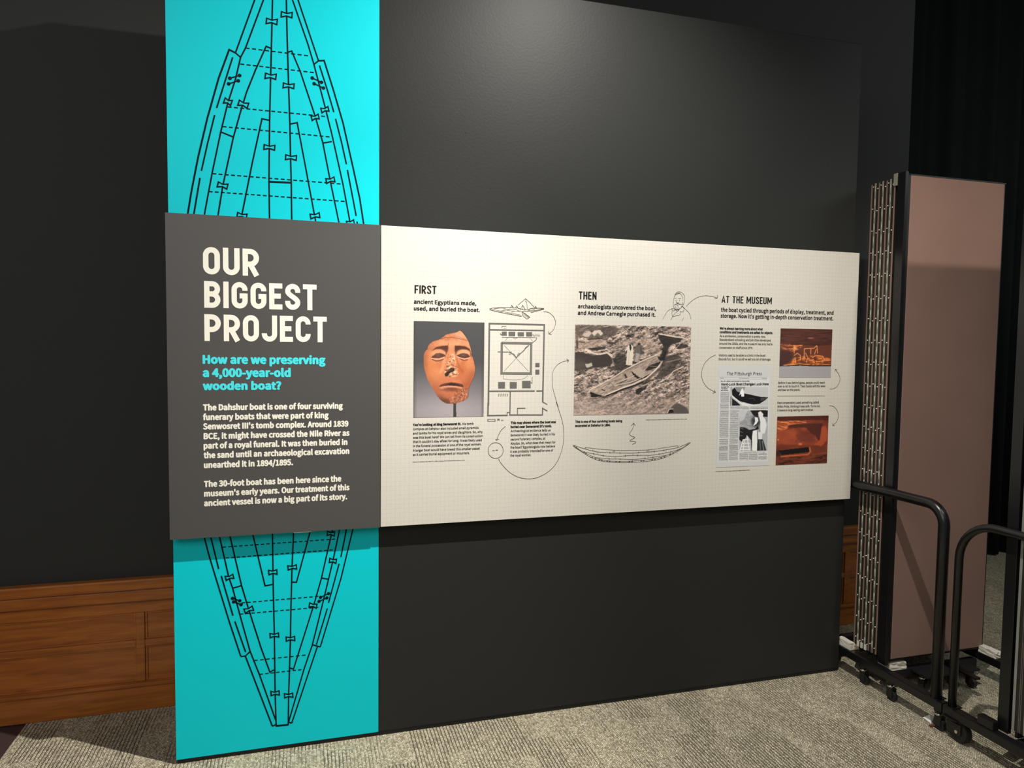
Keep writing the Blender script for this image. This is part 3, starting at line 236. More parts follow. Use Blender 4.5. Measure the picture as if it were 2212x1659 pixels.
LINE_ART = {'arrow': [([(687.2,1788.6),(706.6,1787.4),(727,1774.7),(740.3,1754.2),(741.3,1733.4),(731.7,1710.7),(712.5,1694.8)],1.6),([(710.8,1706.9),(712.5,1694.1),(724.7,1692.5)],1.6),([(494.6,1161.6),(504.6,1144.3),(522.4,1123.1),(540.3,1105.3),(558.2,1092.6),(579.6,1081.4),(601.1,1074.3),(629.9,1070.4),(658.7,1071.9),(687.5,1080.5),(712.8,1093.4),(738.1,1113.3),(759.7,1140.4),(773.9,1171.3),(784.4,1207.7),(788.5,1247.7),(786.8,1282.5),(780.7,1314),(772.9,1340.1),(759.5,1376.7),(751,1400.3)],1.7),([(761.3,1377.2),(745.7,1422.8),(734.6,1461.4),(730.8,1493),(731.1,1520.9),(738.2,1541.9),(750.8,1559.4),(769.2,1571.7),(787.8,1578.1),(804.6,1579.9)],1.5),([(795.8,1587.6),(805.3,1579.9),(798.3,1571.8)],1.7),([(523.9,1299.5),(506.5,1285.3),(494.5,1265.3),(486,1242.4)],2),([(480.7,1247),(485.3,1241.8),(495.8,1245.5)],2),([(1370,1828.9),(1396.5,1853.7),(1428,1872.3),(1464.1,1880.5),(1500.7,1878.8),(1529.5,1872.5)],1.6),([(1529,1886.8),(1530.7,1871.8),(1515.3,1869.6)],1.6),([(1528.8,1610.1),(1497.3,1594.8),(1469.6,1565.8),(1459.2,1533.4),(1460,1508.2),(1470.1,1483),(1493.4,1457.6),(1533,1437.4)],1.8),([(1527.3,1448.3),(1534.3,1437.4),(1518.8,1432.8)],1.8),([(2169.9,1448),(2197.7,1451.5),(2219.1,1470.6),(2227,1492.8),(2220.4,1518.7),(2197.1,1544.6)],1.8),([(2194.9,1533.5),(2196.2,1545.3),(2210.5,1541.6)],1.8),([(2169.6,1366.7),(2192.7,1363.4),(2215.8,1344.5),(2225.9,1318.3),(2218.3,1288.7),(2196,1270.5)],1.8),([(2192.8,1281.7),(2195.2,1268.6),(2206.8,1267.3)],1.8),([(1116.5,1206.5),(1129.4,1210.3),(1133.8,1215),(1129.2,1218.3),(1116.9,1219.6),(1104.6,1222.2),(1109.7,1226.9),(1121.9,1232.4),(1128.1,1236.1),(1125.2,1239.3),(1109.3,1244.6),(1102.2,1251.1),(1103.7,1259.1),(1113.9,1272.4),(1119.5,1287.6),(1121.3,1301.1)],1.8),([(1110,1290.4),(1121.3,1301.7),(1129.9,1290.6)],1.8)],'locator_circle': [([(514.9,1196.7),(514.3,1190.2),(512.5,1183.9),(509.5,1178.2),(505.4,1173.2),(500.4,1169.2),(494.7,1166.2),(488.5,1164.5),(482,1164.1),(475.5,1165),(469.3,1167.1),(463.5,1170.4),(458.5,1174.7),(454.3,1180),(451.2,1185.9),(449.3,1192.2),(448.6,1198.8),(449.1,1205.3),(450.9,1211.5),(453.9,1217.2),(458,1222.2),(462.9,1226.2),(468.6,1229.1),(474.8,1230.9),(481.3,1231.4),(487.7,1230.5),(494,1228.4),(499.8,1225.2),(504.9,1220.8),(509.1,1215.6),(512.2,1209.7),(514.2,1203.3),(514.9,1196.7)],1.8),([(467.3,1197.2),(477.8,1197.2)],2.4),([(481.3,1199.5),(491.7,1199.5)],2.4)],'divider_rule': [([(1870.7,1417),(2142.7,1415.3)],1.6)],'site_plan': [([(445.3,1733.8),(694.6,1733.2)],6.5),([(449.8,1707.6),(689.5,1708.9)],5.5),([(448.8,1737.3),(447.9,1388)],7),([(446.8,1401.1),(446,1344.6)],6.5),([(691.3,1735.9),(689.1,1401.6)],6.5),([(686.8,1403.1),(709.9,1390.9)],3.5),([(448.3,1450.1),(652.4,1449.7)],5),([(659.7,1449.7),(688,1449.5)],5),([(543,1447.1),(543,1383.3)],4.5),([(543,1400),(542.6,1349.1)],4.5),([(443.2,1347.4),(533.1,1347.2)],5),([(539.1,1348.5),(690.8,1346)],5),([(689,1345),(688.5,1374.9),(710.5,1362.6)],4.5),([(576.1,1350.3),(575.8,1375.8),(611.3,1376)],3.5),([(530.3,1349.3),(530.2,1358.8),(542.5,1358.6)],3),([(503.5,1653.4),(633.9,1652.9),(633.9,1524.4),(503.9,1525.1),(503.5,1655.4)],9.5),([(513.9,1644),(568,1589.7),(622.9,1534.8)],1),([(515.2,1534.7),(568,1589.7),(624.9,1645.2)],1),([(568,1589.7),(575,1603.5),(582.2,1606),(603.5,1624.4),(607,1633),(623.1,1645.2)],3.4),([(635.7,1652.9),(656.5,1669.8),(657.8,1680.1)],2.4),([(485.9,1615.8),(546.3,1615.3),(541,1611.8),(557.1,1606.8),(568,1591.4)],2.6),([(503.6,1677.9),(653.5,1678.3)],1.6),([(494.9,1693.1),(504.6,1685.4)],2.5),([(521.8,1724.5),(503.4,1724.1),(503.5,1715.3)],1.6),([(511.3,1715.4),(521.9,1715.6)],1.4),([(511.8,1516.9),(512,1502.2),(540.6,1497.6),(576.4,1497.5),(605.2,1503.7),(619.5,1515.8)],0.9),([(640.3,1510.6),(639.9,1482.1),(633.7,1486.3)],2),([(529.5,1676.6),(519,1663.8)],0.9),([(549,1678.6),(561.6,1671.2),(574.1,1677.2)],0.9),([(624.5,1677.9),(641,1662.7)],0.9),([(493.2,1439.5),(493,1427.9)],2.6),([(502.4,1439.5),(502.2,1427.8)],2.6),([(511.7,1439.4),(511.5,1427.7)],2.6),([(520.9,1439.3),(520.7,1427.6)],2.6),([(530.2,1439.2),(530,1427.5)],2.6),([(639.5,1693),(643.3,1682.7)],1.6),([(645.3,1691),(649.1,1682.8)],1.6),([(651.1,1693.1),(654.9,1682.8)],1.6),([(656.9,1691.2),(660.7,1682.9)],1.6),([(662.7,1693.3),(666.5,1683)],1.6),([(668.6,1691.3),(672.4,1683.1)],1.6),([(446.1,1331.2),(478.1,1330.6)],1.4),([(446.2,1323.1),(478.2,1322.5)],1.4),([(446.1,1332.2),(446.2,1322.1)],3),([(477.7,1331.9),(477.8,1321.5)],3),([(486.8,1331.4),(498.3,1331.6)],2),([(486.8,1327.7),(498.3,1327.8)],2),([(504.3,1327.1),(514.8,1327.2)],2)],'plan_wall_core': [([(503.5,1653.4),(633.9,1652.9),(633.9,1524.4),(503.9,1525.1),(503.5,1655.4)],4)],'plan_rings': [([(546.3,1610.1),(545.5,1607.3),(543.1,1605.4),(540,1605.1),(537.2,1606.4),(535.7,1609.1),(536,1612),(537.9,1614.3),(540.9,1615.2),(543.9,1614.4),(545.9,1612.1)],1.6),([(584.3,1607),(583.5,1604.3),(581.3,1602.5),(578.4,1602.2),(575.8,1603.5),(574.4,1606),(574.6,1608.8),(576.5,1610.9),(579.2,1611.8),(582,1611),(583.9,1608.8)],1.6)],'pyramid_sketch': [([(449.9,1795.3),(466.3,1799.8),(522.6,1802.9),(572.5,1801.9)],1.4),([(449.9,1796.7),(450,1791.3),(473.5,1785.8),(508.8,1779.2),(544.3,1773.9),(580.1,1767.9),(590.8,1767.5)],1.8),([(452.4,1794.7),(487.5,1788.8),(544.2,1779),(583.6,1773.1)],1),([(572.3,1813.8),(606,1842),(626,1825.5),(646.2,1805.5)],1.6),([(606,1842),(611.7,1820),(614.9,1799.5)],1.1),([(602.5,1831.7),(611.6,1826.8)],0.8),([(630,1801.6),(662.6,1803.5),(688.1,1802.8),(688.1,1799.3),(659.1,1791.7),(630.2,1783.5)],1.8),([(590.6,1785.2),(605.1,1778.8),(626.2,1763.8),(612.6,1756),(596.2,1769),(590.6,1781.8)],1.5),([(596.1,1778.5),(619,1760.2)],1),([(599.6,1780.3),(622.6,1762.7)],1),([(590.6,1787),(601.3,1788.9),(630.1,1789.6),(659.1,1795.5),(684.5,1801.3)],1.4),([(537.9,1799.3),(545.6,1813.1),(553.6,1799.7)],1.4),([(545.6,1813.1),(546.8,1799.5)],1),([(558.9,1797.4),(567,1811.9),(575.4,1797.8)],1.4),([(567,1811.9),(568.2,1797.7)],1),([(581.3,1791.8),(593.8,1814.4),(606.9,1792.5)],1.4),([(593.8,1814.4),(595.2,1792.2)],1),([(644.6,1800.3),(650.8,1811.4),(657.4,1800.6)],1.4),([(650.8,1811.4),(652.1,1800.5)],1),([(466.4,1795.7),(494.4,1799.8),(519.1,1799.1),(508.6,1795.1),(536.9,1794.8),(526.3,1790.5),(558.4,1787.9),(544.2,1784.1),(572.6,1788.2),(590.6,1786.6)],1.2),([(494.6,1786.3),(519.2,1792),(565.4,1794.9),(579.8,1788.4)],1.2),([(572.5,1801.2),(601.3,1794.1),(619.2,1796.9),(630,1801.6),(615.7,1792),(648.1,1796.9)],1.5),([(462.9,1791.6),(462.3,1786.2)],0.8),([(472,1790.1),(471.4,1784.7)],0.8),([(481.2,1788.5),(480.5,1783.1)],0.8),([(490.3,1787),(489.7,1781.6)],0.8),([(499.5,1785.5),(498.9,1780)],0.8),([(508.7,1783.9),(508.1,1778.5)],0.8),([(517.9,1782.4),(517.3,1777)],0.8),([(527.2,1780.9),(526.5,1775.4)],0.8),([(536.4,1779.3),(535.8,1773.9)],0.8),([(545.7,1777.8),(545,1772.3)],0.8),([(554.9,1776.2),(554.3,1770.7)],0.8),([(564.2,1774.7),(563.6,1769.2)],0.8),([(573.6,1773.1),(572.9,1767.6)],0.8),([(582.9,1771.5),(582.2,1766.1)],0.8)],'portrait_sketch': [([(1309.3,1875.8),(1305.2,1851.1),(1305,1830),(1314.1,1816.9),(1328,1813.7),(1345.5,1824),(1357.8,1840.2),(1361.4,1866.8),(1354.9,1884.2),(1337.6,1894.2),(1320.7,1890.9),(1310.4,1877.5)],1.5),([(1311.7,1873),(1318.1,1884.8),(1333.8,1888.8),(1346,1878.6),(1352.3,1864.7),(1351.9,1852.4)],1.2),([(1314.2,1881.2),(1326,1885),(1339.8,1887.2)],1.2),([(1308.8,1864.5),(1319.8,1866.2)],1.2),([(1329.3,1865.1),(1342.4,1863.4)],1.4),([(1313.7,1856.6),(1315.5,1851.3)],1.8),([(1334.3,1857.9),(1336,1852.6)],1.8),([(1322.3,1860.3),(1320.3,1847.3),(1325.9,1843.9),(1332.2,1845.5)],1.6),([(1308.9,1832.9),(1315.4,1838),(1325.2,1841.1),(1337.1,1840),(1345.9,1838.1),(1352,1847.1)],1.6),([(1314.3,1835.5),(1325.4,1834.7),(1339.2,1837.2)],1),([(1314.5,1830.2),(1317.9,1821.5),(1325.9,1817.2)],1),([(1325.4,1833.3),(1330.4,1826.4),(1327.8,1818.3)],1),([(1345.5,1824),(1349.1,1836.4),(1357.7,1842)],1.2),([(1298.4,1814),(1297.5,1817.5),(1310.1,1816.8),(1318.1,1812.7),(1329.9,1816.6),(1334.7,1813.9),(1328.1,1807.7),(1318.1,1812),(1304.5,1807.1),(1298.4,1814)],1.4),([(1254.5,1769.1),(1267.5,1792.2),(1279.7,1808.3),(1298.3,1816.4)],1.2),([(1351.3,1829.4),(1373.7,1810.6),(1389.4,1795),(1395.6,1772.1)],1.4),([(1298.6,1807),(1299.7,1792.9),(1304,1781.8),(1320.8,1786.4),(1339.3,1790.3),(1340.5,1806.2)],1.4),([(1340.5,1805.5),(1354.8,1804.5),(1359.2,1819.1),(1349.3,1830.5)],1.4),([(1293.8,1766.4),(1310.8,1793.2),(1341.6,1820.4),(1349.3,1829.4)],1.2),([(1350.5,1761.3),(1358,1777.7)],1.2),([(1328.4,1797.1),(1330.5,1794.7)],1.5)],'boat_sketch': [([(833.6,1209.7),(833,1207.2),(847.2,1196.1),(860.7,1188.2),(894.7,1167),(928.8,1148.7),(963.1,1137.1),(1004.4,1130.2),(1066.7,1125.5),(1119.1,1124.9),(1172,1125.6),(1225.3,1130.2),(1271.7,1138.8),(1321.9,1156.8),(1357.9,1173.7),(1405.5,1201.3),(1402.8,1205.3),(1350.2,1186.1),(1314,1180.3),(1242.1,1171.4),(1181.6,1168.4),(1121.6,1166.7),(1065.7,1168.5),(1010.4,1171.2),(948.7,1177.3),(890.8,1191.7),(833.6,1210.7)],1.5),([(837,1207.1),(860.6,1191),(894.6,1172.6),(939,1152.2),(983.6,1139.2),(1031.9,1132.8),(1119,1131),(1200.2,1134.7),(1260.8,1143.1),(1314.5,1159.9),(1357.8,1177.6),(1402.9,1202.7)],1.3),([(881,1179.4),(928.4,1170),(976.3,1159.9),(1031.4,1153.9),(1121.9,1156.4),(1192.6,1153.4),(1253.2,1158),(1307.1,1166.1),(1357.8,1176)],1.3),([(938.9,1152.8),(1004.1,1144.6),(1059.4,1141.8),(1122.3,1138),(1182.3,1140.8),(1242.7,1146.9),(1293,1151.8)],1.3),([(891.8,1192.3),(893.1,1198.6),(955.2,1189.8),(1030.8,1182.7),(1117.8,1179.4),(1202.6,1179.1),(1277.6,1186.6),(1342.7,1192.9),(1344.7,1186.2)],1.3),([(948.7,1176.6),(948.9,1166.2)],1),([(1120.6,1166.7),(1120.8,1156.4)],1),([(1285.2,1173.9),(1287.3,1161.8)],1),([(1034.2,1153.8),(1034.4,1144.2)],1),([(1195.4,1153.3),(1195.7,1143)],1),([(1119.5,1138.1),(1119.7,1131.6)],1),([(981.9,1139.3),(982,1133.6)],1),([(1247.2,1139.3),(1247.4,1133.4)],1),([(926.4,1187.5),(926.5,1179.9)],2.4),([(1007.5,1176.1),(1007.7,1168.4)],2.4),([(1057,1172.9),(1057.1,1165.2)],2.4),([(1148.6,1172.3),(1148.8,1164.6)],2.4),([(1225.9,1174.1),(1226.1,1166.3)],2.4),([(1275,1178.2),(1275.2,1170.3)],2.4),([(1309.5,1170.9),(1309.7,1163)],2.4),([(931.1,1172.8),(931.2,1165.1)],2.4),([(976.2,1163.7),(976.4,1156)],2.4),([(1082.7,1159.3),(1082.8,1151.6)],2.4),([(1143.6,1158.9),(1143.8,1151.2)],2.4),([(1252,1161.3),(1252.2,1153.4)],2.4),([(1004.7,1148.4),(1004.8,1140.7)],2.4),([(1057.9,1145.3),(1058.1,1137.6)],2.4),([(1180.4,1144.8),(1180.6,1137)],2.4),([(1221.2,1148.3),(1221.4,1140.5)],2.4),([(845.5,1199),(852.1,1200.7)],2.6),([(852.2,1193.5),(858.9,1195.2)],2.6),([(881,1178.4),(887.7,1180.1)],2.6),([(890.6,1171.2),(897.3,1172.9)],2.6),([(920.3,1153.5),(927,1155.1)],2.6),([(935.7,1147.2),(942.4,1148.9)],2.6),([(954.5,1141.2),(961.3,1142.9)],2.6),([(966.5,1137.6),(973.3,1139.3)],2.6),([(992.3,1132.9),(999.1,1134.6)],2.6),([(1004.3,1131.8),(1011.2,1133.5)],2.6),([(1035.4,1130.1),(1042.3,1131.8)],2.6),([(1052.7,1129.2),(1059.6,1130.8)],2.6),([(1101.5,1127.4),(1108.5,1129.1)],2.6),([(1113.8,1127.3),(1120.8,1129)],2.6),([(1159.5,1129),(1166.6,1130.7)],2.6),([(1171.2,1129.8),(1178.2,1131.5)],2.6),([(1213.8,1132.3),(1220.9,1134)],2.6),([(1227,1132.8),(1234.1,1134.5)],2.6),([(1259.1,1138.9),(1266.2,1140.6)],2.6),([(1275.2,1143.2),(1282.4,1144.9)],2.6),([(1303.8,1153.1),(1311,1154.8)],2.6),([(1318.2,1159.8),(1325.4,1161.6)],2.6),([(1343.3,1173.8),(1350.5,1175.6)],2.6),([(1354.1,1178.4),(1361.3,1180.2)],2.6),([(1388.4,1195.5),(1395.7,1197.3)],2.6),([(1022.5,1182),(1022.7,1174.3)],1.6),([(1027.4,1181.8),(1027.5,1174.2)],1.6),([(1032.2,1181.7),(1032.4,1174)],1.6),([(1189.9,1176.9),(1190.1,1169.1)],1.6),([(1194.9,1176.7),(1195,1168.9)],1.6),([(1199.8,1176.6),(1200,1168.8)],1.6)]}
PRINTS = {'mask': (132.1,427.2,1344,1737.4),'dig': (832.4,1398.1,1341.5,1737.2),'plank': (1876.4,2171.8,1504.6,1739),'residue': (1873.2,2168.2,1083.8,1318.4),'news': (1546.6,1836.4,1085.3,1559.1)}

GLYPHS = {
'!':(57,':O:`:Z:`:];O:];b:L;b:L;O :T:6:]:9:a:B:]:K:T:N:L:K:I:B:L:9'),
"'":(49,':K;3:U;3:X;S:Y;f:H;f:H;S'),
',':(49,':E9r:X:$:`:;:[:I:Q:N:I:K:E:C:I:;:Q:8:S:8:N:*:A9{'),
'-':(61,':@:d:n:d:n:p:@:p'),
'.':(49,':P:6:X:9:]:B:X:K:P:N:H:K:E:B:H:9'),
'/':(69,'::9t:F9t:{;j:o;j'),
'0':(97,':j:6;#:=;2:S;7:z;2;C;#;Y:j;b:S;Y:F;C:A:z:F:S:S:= :j:C:]:H:S:Z:P:z:S;=:];N:j;T:v;N;#;=;&:z;#:Z:v:H'),
'1':(97,':G:8;4:8;4:E:u:E:u;_:i;_:M;U:M;K:e;K:e:E:G:E'),
'2':(97,':@:8;6:8;6:F:n:F:X:E:}:o;0;;;,;O:z;]:f;b:P;]:?;N:H;E:T;O:d;T:v;L:|;::m:q:@:A'),
'3':(97,':g:6:|::;0:G;5:Z;-:q:u:|:u:};+;-;1;A;,;R:z;^:g;b:R;]:B;Q:J;G:W;P:f;T:v;N:|;?:x;3:m;*:W;&:W:v:p:r:|:i;$:[:y:I:f:C:S:G:E:R:=:G:M:;'),
'4':(97,':u:8;):8;):[;::[;::i;):i;);_:r;_:<:g:<:[:u:[ :u:i:L:i:j;::u;M:u;6'),
'5':(97,':g:6:{:;;0:J;6:c;1:z:~;,:j;1:V;,:Y;Q;0;Q;0;_:K;_:G:}:P:x:Z:~:f;$:y:x;%:b:y:K:e:C:R:G:E:Q:=:G:M:;'),
'6':(97,':n:6;$:;;2:J;8:`;3:w;&;):o;.:`;*:Q:y:V;>:c;O:s;S:~;Q;,;J;5;S;);^:r;b:Z;Z:I;D:B:v:G:R:W:= :Q:l:_:y:l:}:~:u;(:`:}:J:n:B:Z:M'),
'7':(97,':[:8:l:8:p:f:{;0;7;U;7;_:A;_:A;Q;$;Q:e:w'),
'8':(97,':j:6;#::;2:F;7:W;1:m:}:z;-;,;3;>;.;P:};]:j;a:P;W:F;@:K;.:X:}:X:|:G:o:@:X:E:F:T:: :s;#:_;.:U;@:Z;O:j;T:z;N;$;>:};0 :j:B:V:H:N:Y:S:k:a:w:y:l;(:W:|:H'),
'9':(97,':b:6:y:=;/:T;6;#;0;F:|;Z:e;b:R;[:E;M:@;7:D:|:P:n:d:j:t:n;&:y:|:Y:q:H:b:C:U:F:K:M:B:C:O:9 ;%;,:t:z:g:v:U:}:O;7:U;L:f;T:y;J'),
'?':(83,':W:`:f:`:s;$;(;D:z;[:b;d:N;`:@;S:I;K:S;S:`;V:n;Q:s;C:k;0:]:y :`:6:h:9:k:B:h:K:`:N:W:K:S:B:W:9'),
'A':(106,':9:8:I:8:U:`;*:`;7:8;H:8:w;_:e;_ :Y:m:a;%:n;Q:{;%;%:m'),
'B':(115,':J:8:s:8;2:<;C:I;I:_;B:s;/:};/:~;=;.;B;?;<;Q;-;[:q;_:J;_ :Z;(:Z;R:o;R;*;M;2;=;+;-:n;( :Z:E:Z:v:q:v;0:q;9:_;0:K:q:E'),
'C':(112,':{:6;6:;;G:H;>:R;1:H:|:D:f:J:X:^:S:z:X;::g;L:|;R;0;O;;;F;D;Q;6;]:|;b:_;Y:J;B:B:y:J:T:^:>'),
'D':(120,':J:8:k:8;1:@;E:V;L:z;E;A;1;W:k;_:J;_ :Z:E:Z;Q:i;Q;&;K;7;:;;:z;7:^;&:K:i:E'),
'E':(103,':J:8;;:8;;:F:Z:F:Z:v;0:v;0;(:Z;(:Z;Q;:;Q;:;_:J;_'),
'F':(97,':J:8:Z:8:Z:s;1:s;1;$:Z;$:Z;Q;:;Q;:;_:J;_'),
'G':(121,':}:6;9::;J:E;J:|:z:|:z:n;;:n;;:K;1:F;#:D:g:J:X:^:S:z:X;::h;L;#;R;4;O;?;F;H;Q;9;]:~;b:`;Y:J;B:B:y:J:T:_:>'),
'H':(127,':J:8:Z:8:Z:v;<:v;<:8;L:8;L;_;<;_;<;):Z;):Z;_:J;_'),
'I':(51,':J:8:Z:8:Z;_:J;_'),
'J':(94,':b:6:w:;;&:I;+:_;+;_:v;_:v:`:p:J:a:D:S:G:J:R:>:J:M:;'),
'L':(95,':J:8;8:8;8:F:Z:F:Z;_:J;_'),
'M':(142,':J:8:X:8:X;$:V;K:W;K:b;.:z:E;*:E;B;.;M;K;N;K;K;$;K:8;Z:8;Z;_;G;_;/:u;%:Y;$:Y:w:u:^;_:J;_'),
'N':(127,':J:8:Y:8:Y:|:W;I:X;I:g;/;::8;K:8;K;_;;;_;;:w;>:M;=:M;/:h:Z;_:J;_'),
'O':(130,':z:6;;:>;O:U;V:z;O;B;;;Y:z;b:];Y:I;B:B:z:I:U:]:> :z:D:f:J:X:^:S:z:X;::f;L:z;R;3;L;@;:;E:z;@:^;3:J'),
'P':(111,':J:8:Z:8:Z:l:p:l;.:p;>:};D;9;>;O;-;[:o;_:J;_ :Z:y:Z;Q:m;Q;$;O;0;G;4;9;,;$:n:y'),
'R':(111,':Z:|:Z;Q:p;Q;,;L;4;:;,;(:p:| ;6:8;H:8;(:q;=:};E;:;?;P;/;[:s;_:J;_:J:8:Z:8:Z:o:r:o'),
'S':(104,':n:6;*:;;9:H;?:Z;7:q;#:}:m;*:_;2:W;@:^;M:p;R;$;O;2;G;:;Q;*;]:p;b:Z;]:L;P:F;?:O;):a:y:t:q;(:h;.:Y;&:J:n:D:Z:H:J:T:@:I:T:;'),
'T':(105,':e:8:v:8:v;Q;A;Q;A;_:=;_:=;Q:e;Q'),
'V':(101,':b:8:u:8;C;_;2;_:y:t:l:H:k:H:_:t:I;_:8;_'),
'W':(154,':X:8:l:8;#;+;+;I;2;+;E:8;Y:8;t;_;e;_;V:s;O:I;N:I;E:s;3;_;#;_:m:s:d:I:c:I:[:s:M;_:=;_'),
'Y':(93,':_:8:o:8:o:k;;;_;*;_:u;::h:y:g:y:Z;::I;_:8;_:_:k'),
'a':(99,':_:6:p::;#:C;$:8;3:8;3:s;/;-;$;;:m;@:V;;:F;3:L;(:Y;/:j;2:z;+:~:u:]:o:H:c:B:Q:J:= :d:C:W:F:R:R:[:b:~:k:~:O:q:F'),
'b':(108,':s:6;,:<;;:M;A:j;=;);0;9:v;@:g;<:X;2:X;C:X;j:H;j:H:8:U:8:V:B:W:B:e:9 :p:C:e:E:X:M:X;$:f;/:r;2;+;(;1:j;):M'),
'c':(89,':o:6;#:9;2:B;+:L:|:F:p:C:Z:M:R:h:Z;(:p;2:{;0;(;*;0;4;$;<:p;@:X;::H;):A:h:G:M:W:<'),
'd':(109,':i:6:y::;+:C;,:C;-:8;::8;:;j;*;j;*;E;+;4:z;=:k;@:V;9:G;(:A:h:F:L:T:< :m:C:Y:M:R:i:Z;(:n;2:z;0;*;(;*:P:y:F'),
'e':(97,':p:6;%:9;4:?;.:J:~:D:q:C:Z:L:Q:e;7:e;8:n;3;+;%;::m;@:W;9:G;(:A:h:G:M:X:< :Q:p:Z;+:m;3:~;+;*:p'),
'f':(57,':>;0:K;0:K:8:[:8:[;0:p;0:p;=:[;=:[;L:_;Z:i;`:t;]:w;j:g;m:Q;d:K;L:K;=:>;<'),
'g':(99,':i9g;(9l;89x;>:-;6:>:x:D:e:D:W:G:T:N:V:U:Z:Y:i:V;&:`;1:x;/;(;);1;=;1;=;=:v;=:i;@:V;;:I;0:D:y:H:i:Q:_:Q:^:J:V:F:L:I:B:O:<:O:;:E:1:A:%:L9n :i:b:Z:h:T:y:Z;.:i;4:w;.:}:y:w:h :k9r:V9w:O:(:Q:0:Y:8:f:7:v:7;*:4;/:+;%9x'),
'h':(106,':H:8:X:8:X:~:f;.:s;2;%;,;*:s;*:8;::8;::u;7;/;-;;:x;@:g;;:X;0:X;C:X;j:H;j'),
'i':(48,':H:8:X:8:X;=:H;= :P;Q:X;T:[;[:X;d:P;g:I;d:F;[:I;T'),
'j':(48,':>9i:R9q:X:-:X;=:H;=:H:-:F9z:=9u:39w:09k :P;Q:X;T:[;[:X;d:P;g:H;d:E;[:H;T'),
'k':(97,':H:8:X:8:X:Q:k:g;,:8;=:8:t:r;9;=;&;=:Y:f:X:f:X;j:H;j'),
'l':(50,':Y:6:c:7:a:C:^:C:Y:E:X:J:X;j:H;j:H:K:L:;'),
'm':(162,':H:8:X:8:X:~:f;.:q;2:~;,;(:s;(:8;8:8;8:~;D;.;P;2;^;,;b:s;b:8;r:8;r:u;o;/;f;;;U;@;D;:;5;-;,;;:v;@:f;;:W;/:U;=:H;='),
'n':(107,':H:8:X:8:X:~:f;.:s;2;%;,;*:s;*:8;::8;::u;7;/;-;;:x;@:g;;:W;/:U;=:H;='),
'o':(106,':n:6;):<;9:M;?:h;9;););::n;@:W;::G;):A:h:G:M:W:< :n:C:Y:M:R:h:Y;(:n;2;&;(;/:h;&:M'),
'p':(109,':H9k:X9k:X:0:X:A:f:9:s:6;,:<;;:M;A:j;=;);0;9:v;@:f;;:W;2:U;=:H;= :p:C:f:E:X:M:X;$:f;/:r;2;+;(;1:j;):M'),
'q':(109,';*9k;:9k;:;=;.;=;,;4:z;=:k;@:V;9:G;(:A:h:F:L:T:<:i:6:y::;+:C;*:2 :m:C:Y:M:R:i:Z;(:n;2:z;0;*;(;*:P:y:F'),
'r':(68,':H:8:X:8:X:v:e;,:q;1:z;0:};=:s;@:d;::W;,:U;=:H;='),
's':(82,':b:6:|:>;):R:{:f:h:p:X:v:R;$:V;/:e;3:p;1:z;+;&;5:u;<:e;@:K;8:C;$:L:n:`:d:n:]:u:Q:q:G:b:B:R:E:E:N:>:C:N:9'),
't':(66,':g:6:y:9:u:E:k:C:_:G:[:U:[;0:v;0:v;=:[;=:[;X:N;X:L;=:=;<:=;0:K;0:K:U:M:E:V::'),
'u':(106,':e:6:v::;):G;*:G;+:8;8:8;8;=;(;=;(:T:w:G:j:D:[:J:W:^:W;=:G;=:G:[:J:F:S::'),
'v':(91,':^:8:p:8;7;=;&;=:p:b:g:E:^:b:K;=::;='),
'w':(140,':W:8:k:8:x:l;#;-;$;-;+:l;9:8;L:8;g;=;V;=;I:a;C:F;B:F;;:a;,;=:x;=:i:a:c:F:b:F:[:a:M;=:=;='),
'x':(87,':;:8:K:8:X:N:c:`:d:`:n:N:|:8;3:8:n:i;0;=:z;=:o;(:f:s:e:s:[;(:N;=:=;=:Z:k'),
'y':(91,':J9j:a9t:n:0;7;=;&;=:q:c:i:G:_:c:K;=::;=:a:8:_:1:V9}:I9w:B9y:>9l'),
'z':(83,':>:8;,:8;,:E:R:E;+;4;+;=:D;=:D;0:q;0:>:A'),
' ':(39,''),
}


# ================================================================== STRUCTURE
fl = struct(box('floor', -1.445, 9, -6.5, 6, -.03, 0, m_carpet))
f2 = struct(box('floor_left', -6, -1.447, -6.5, 6, -.03, -.004, m_dfloor))
YB = .497
bw = struct(box('wall_back', -5, 3.14, YB+.012, YB+.16, -.03, 4.4, m_back))
struct(box('ceiling', -5, 9, -6.5, 6, 4.4, 4.5, m_ceil))
struct(box('wall_far', 3.14, 9, 3.2, 3.3, -.03, 4.4, m_back))
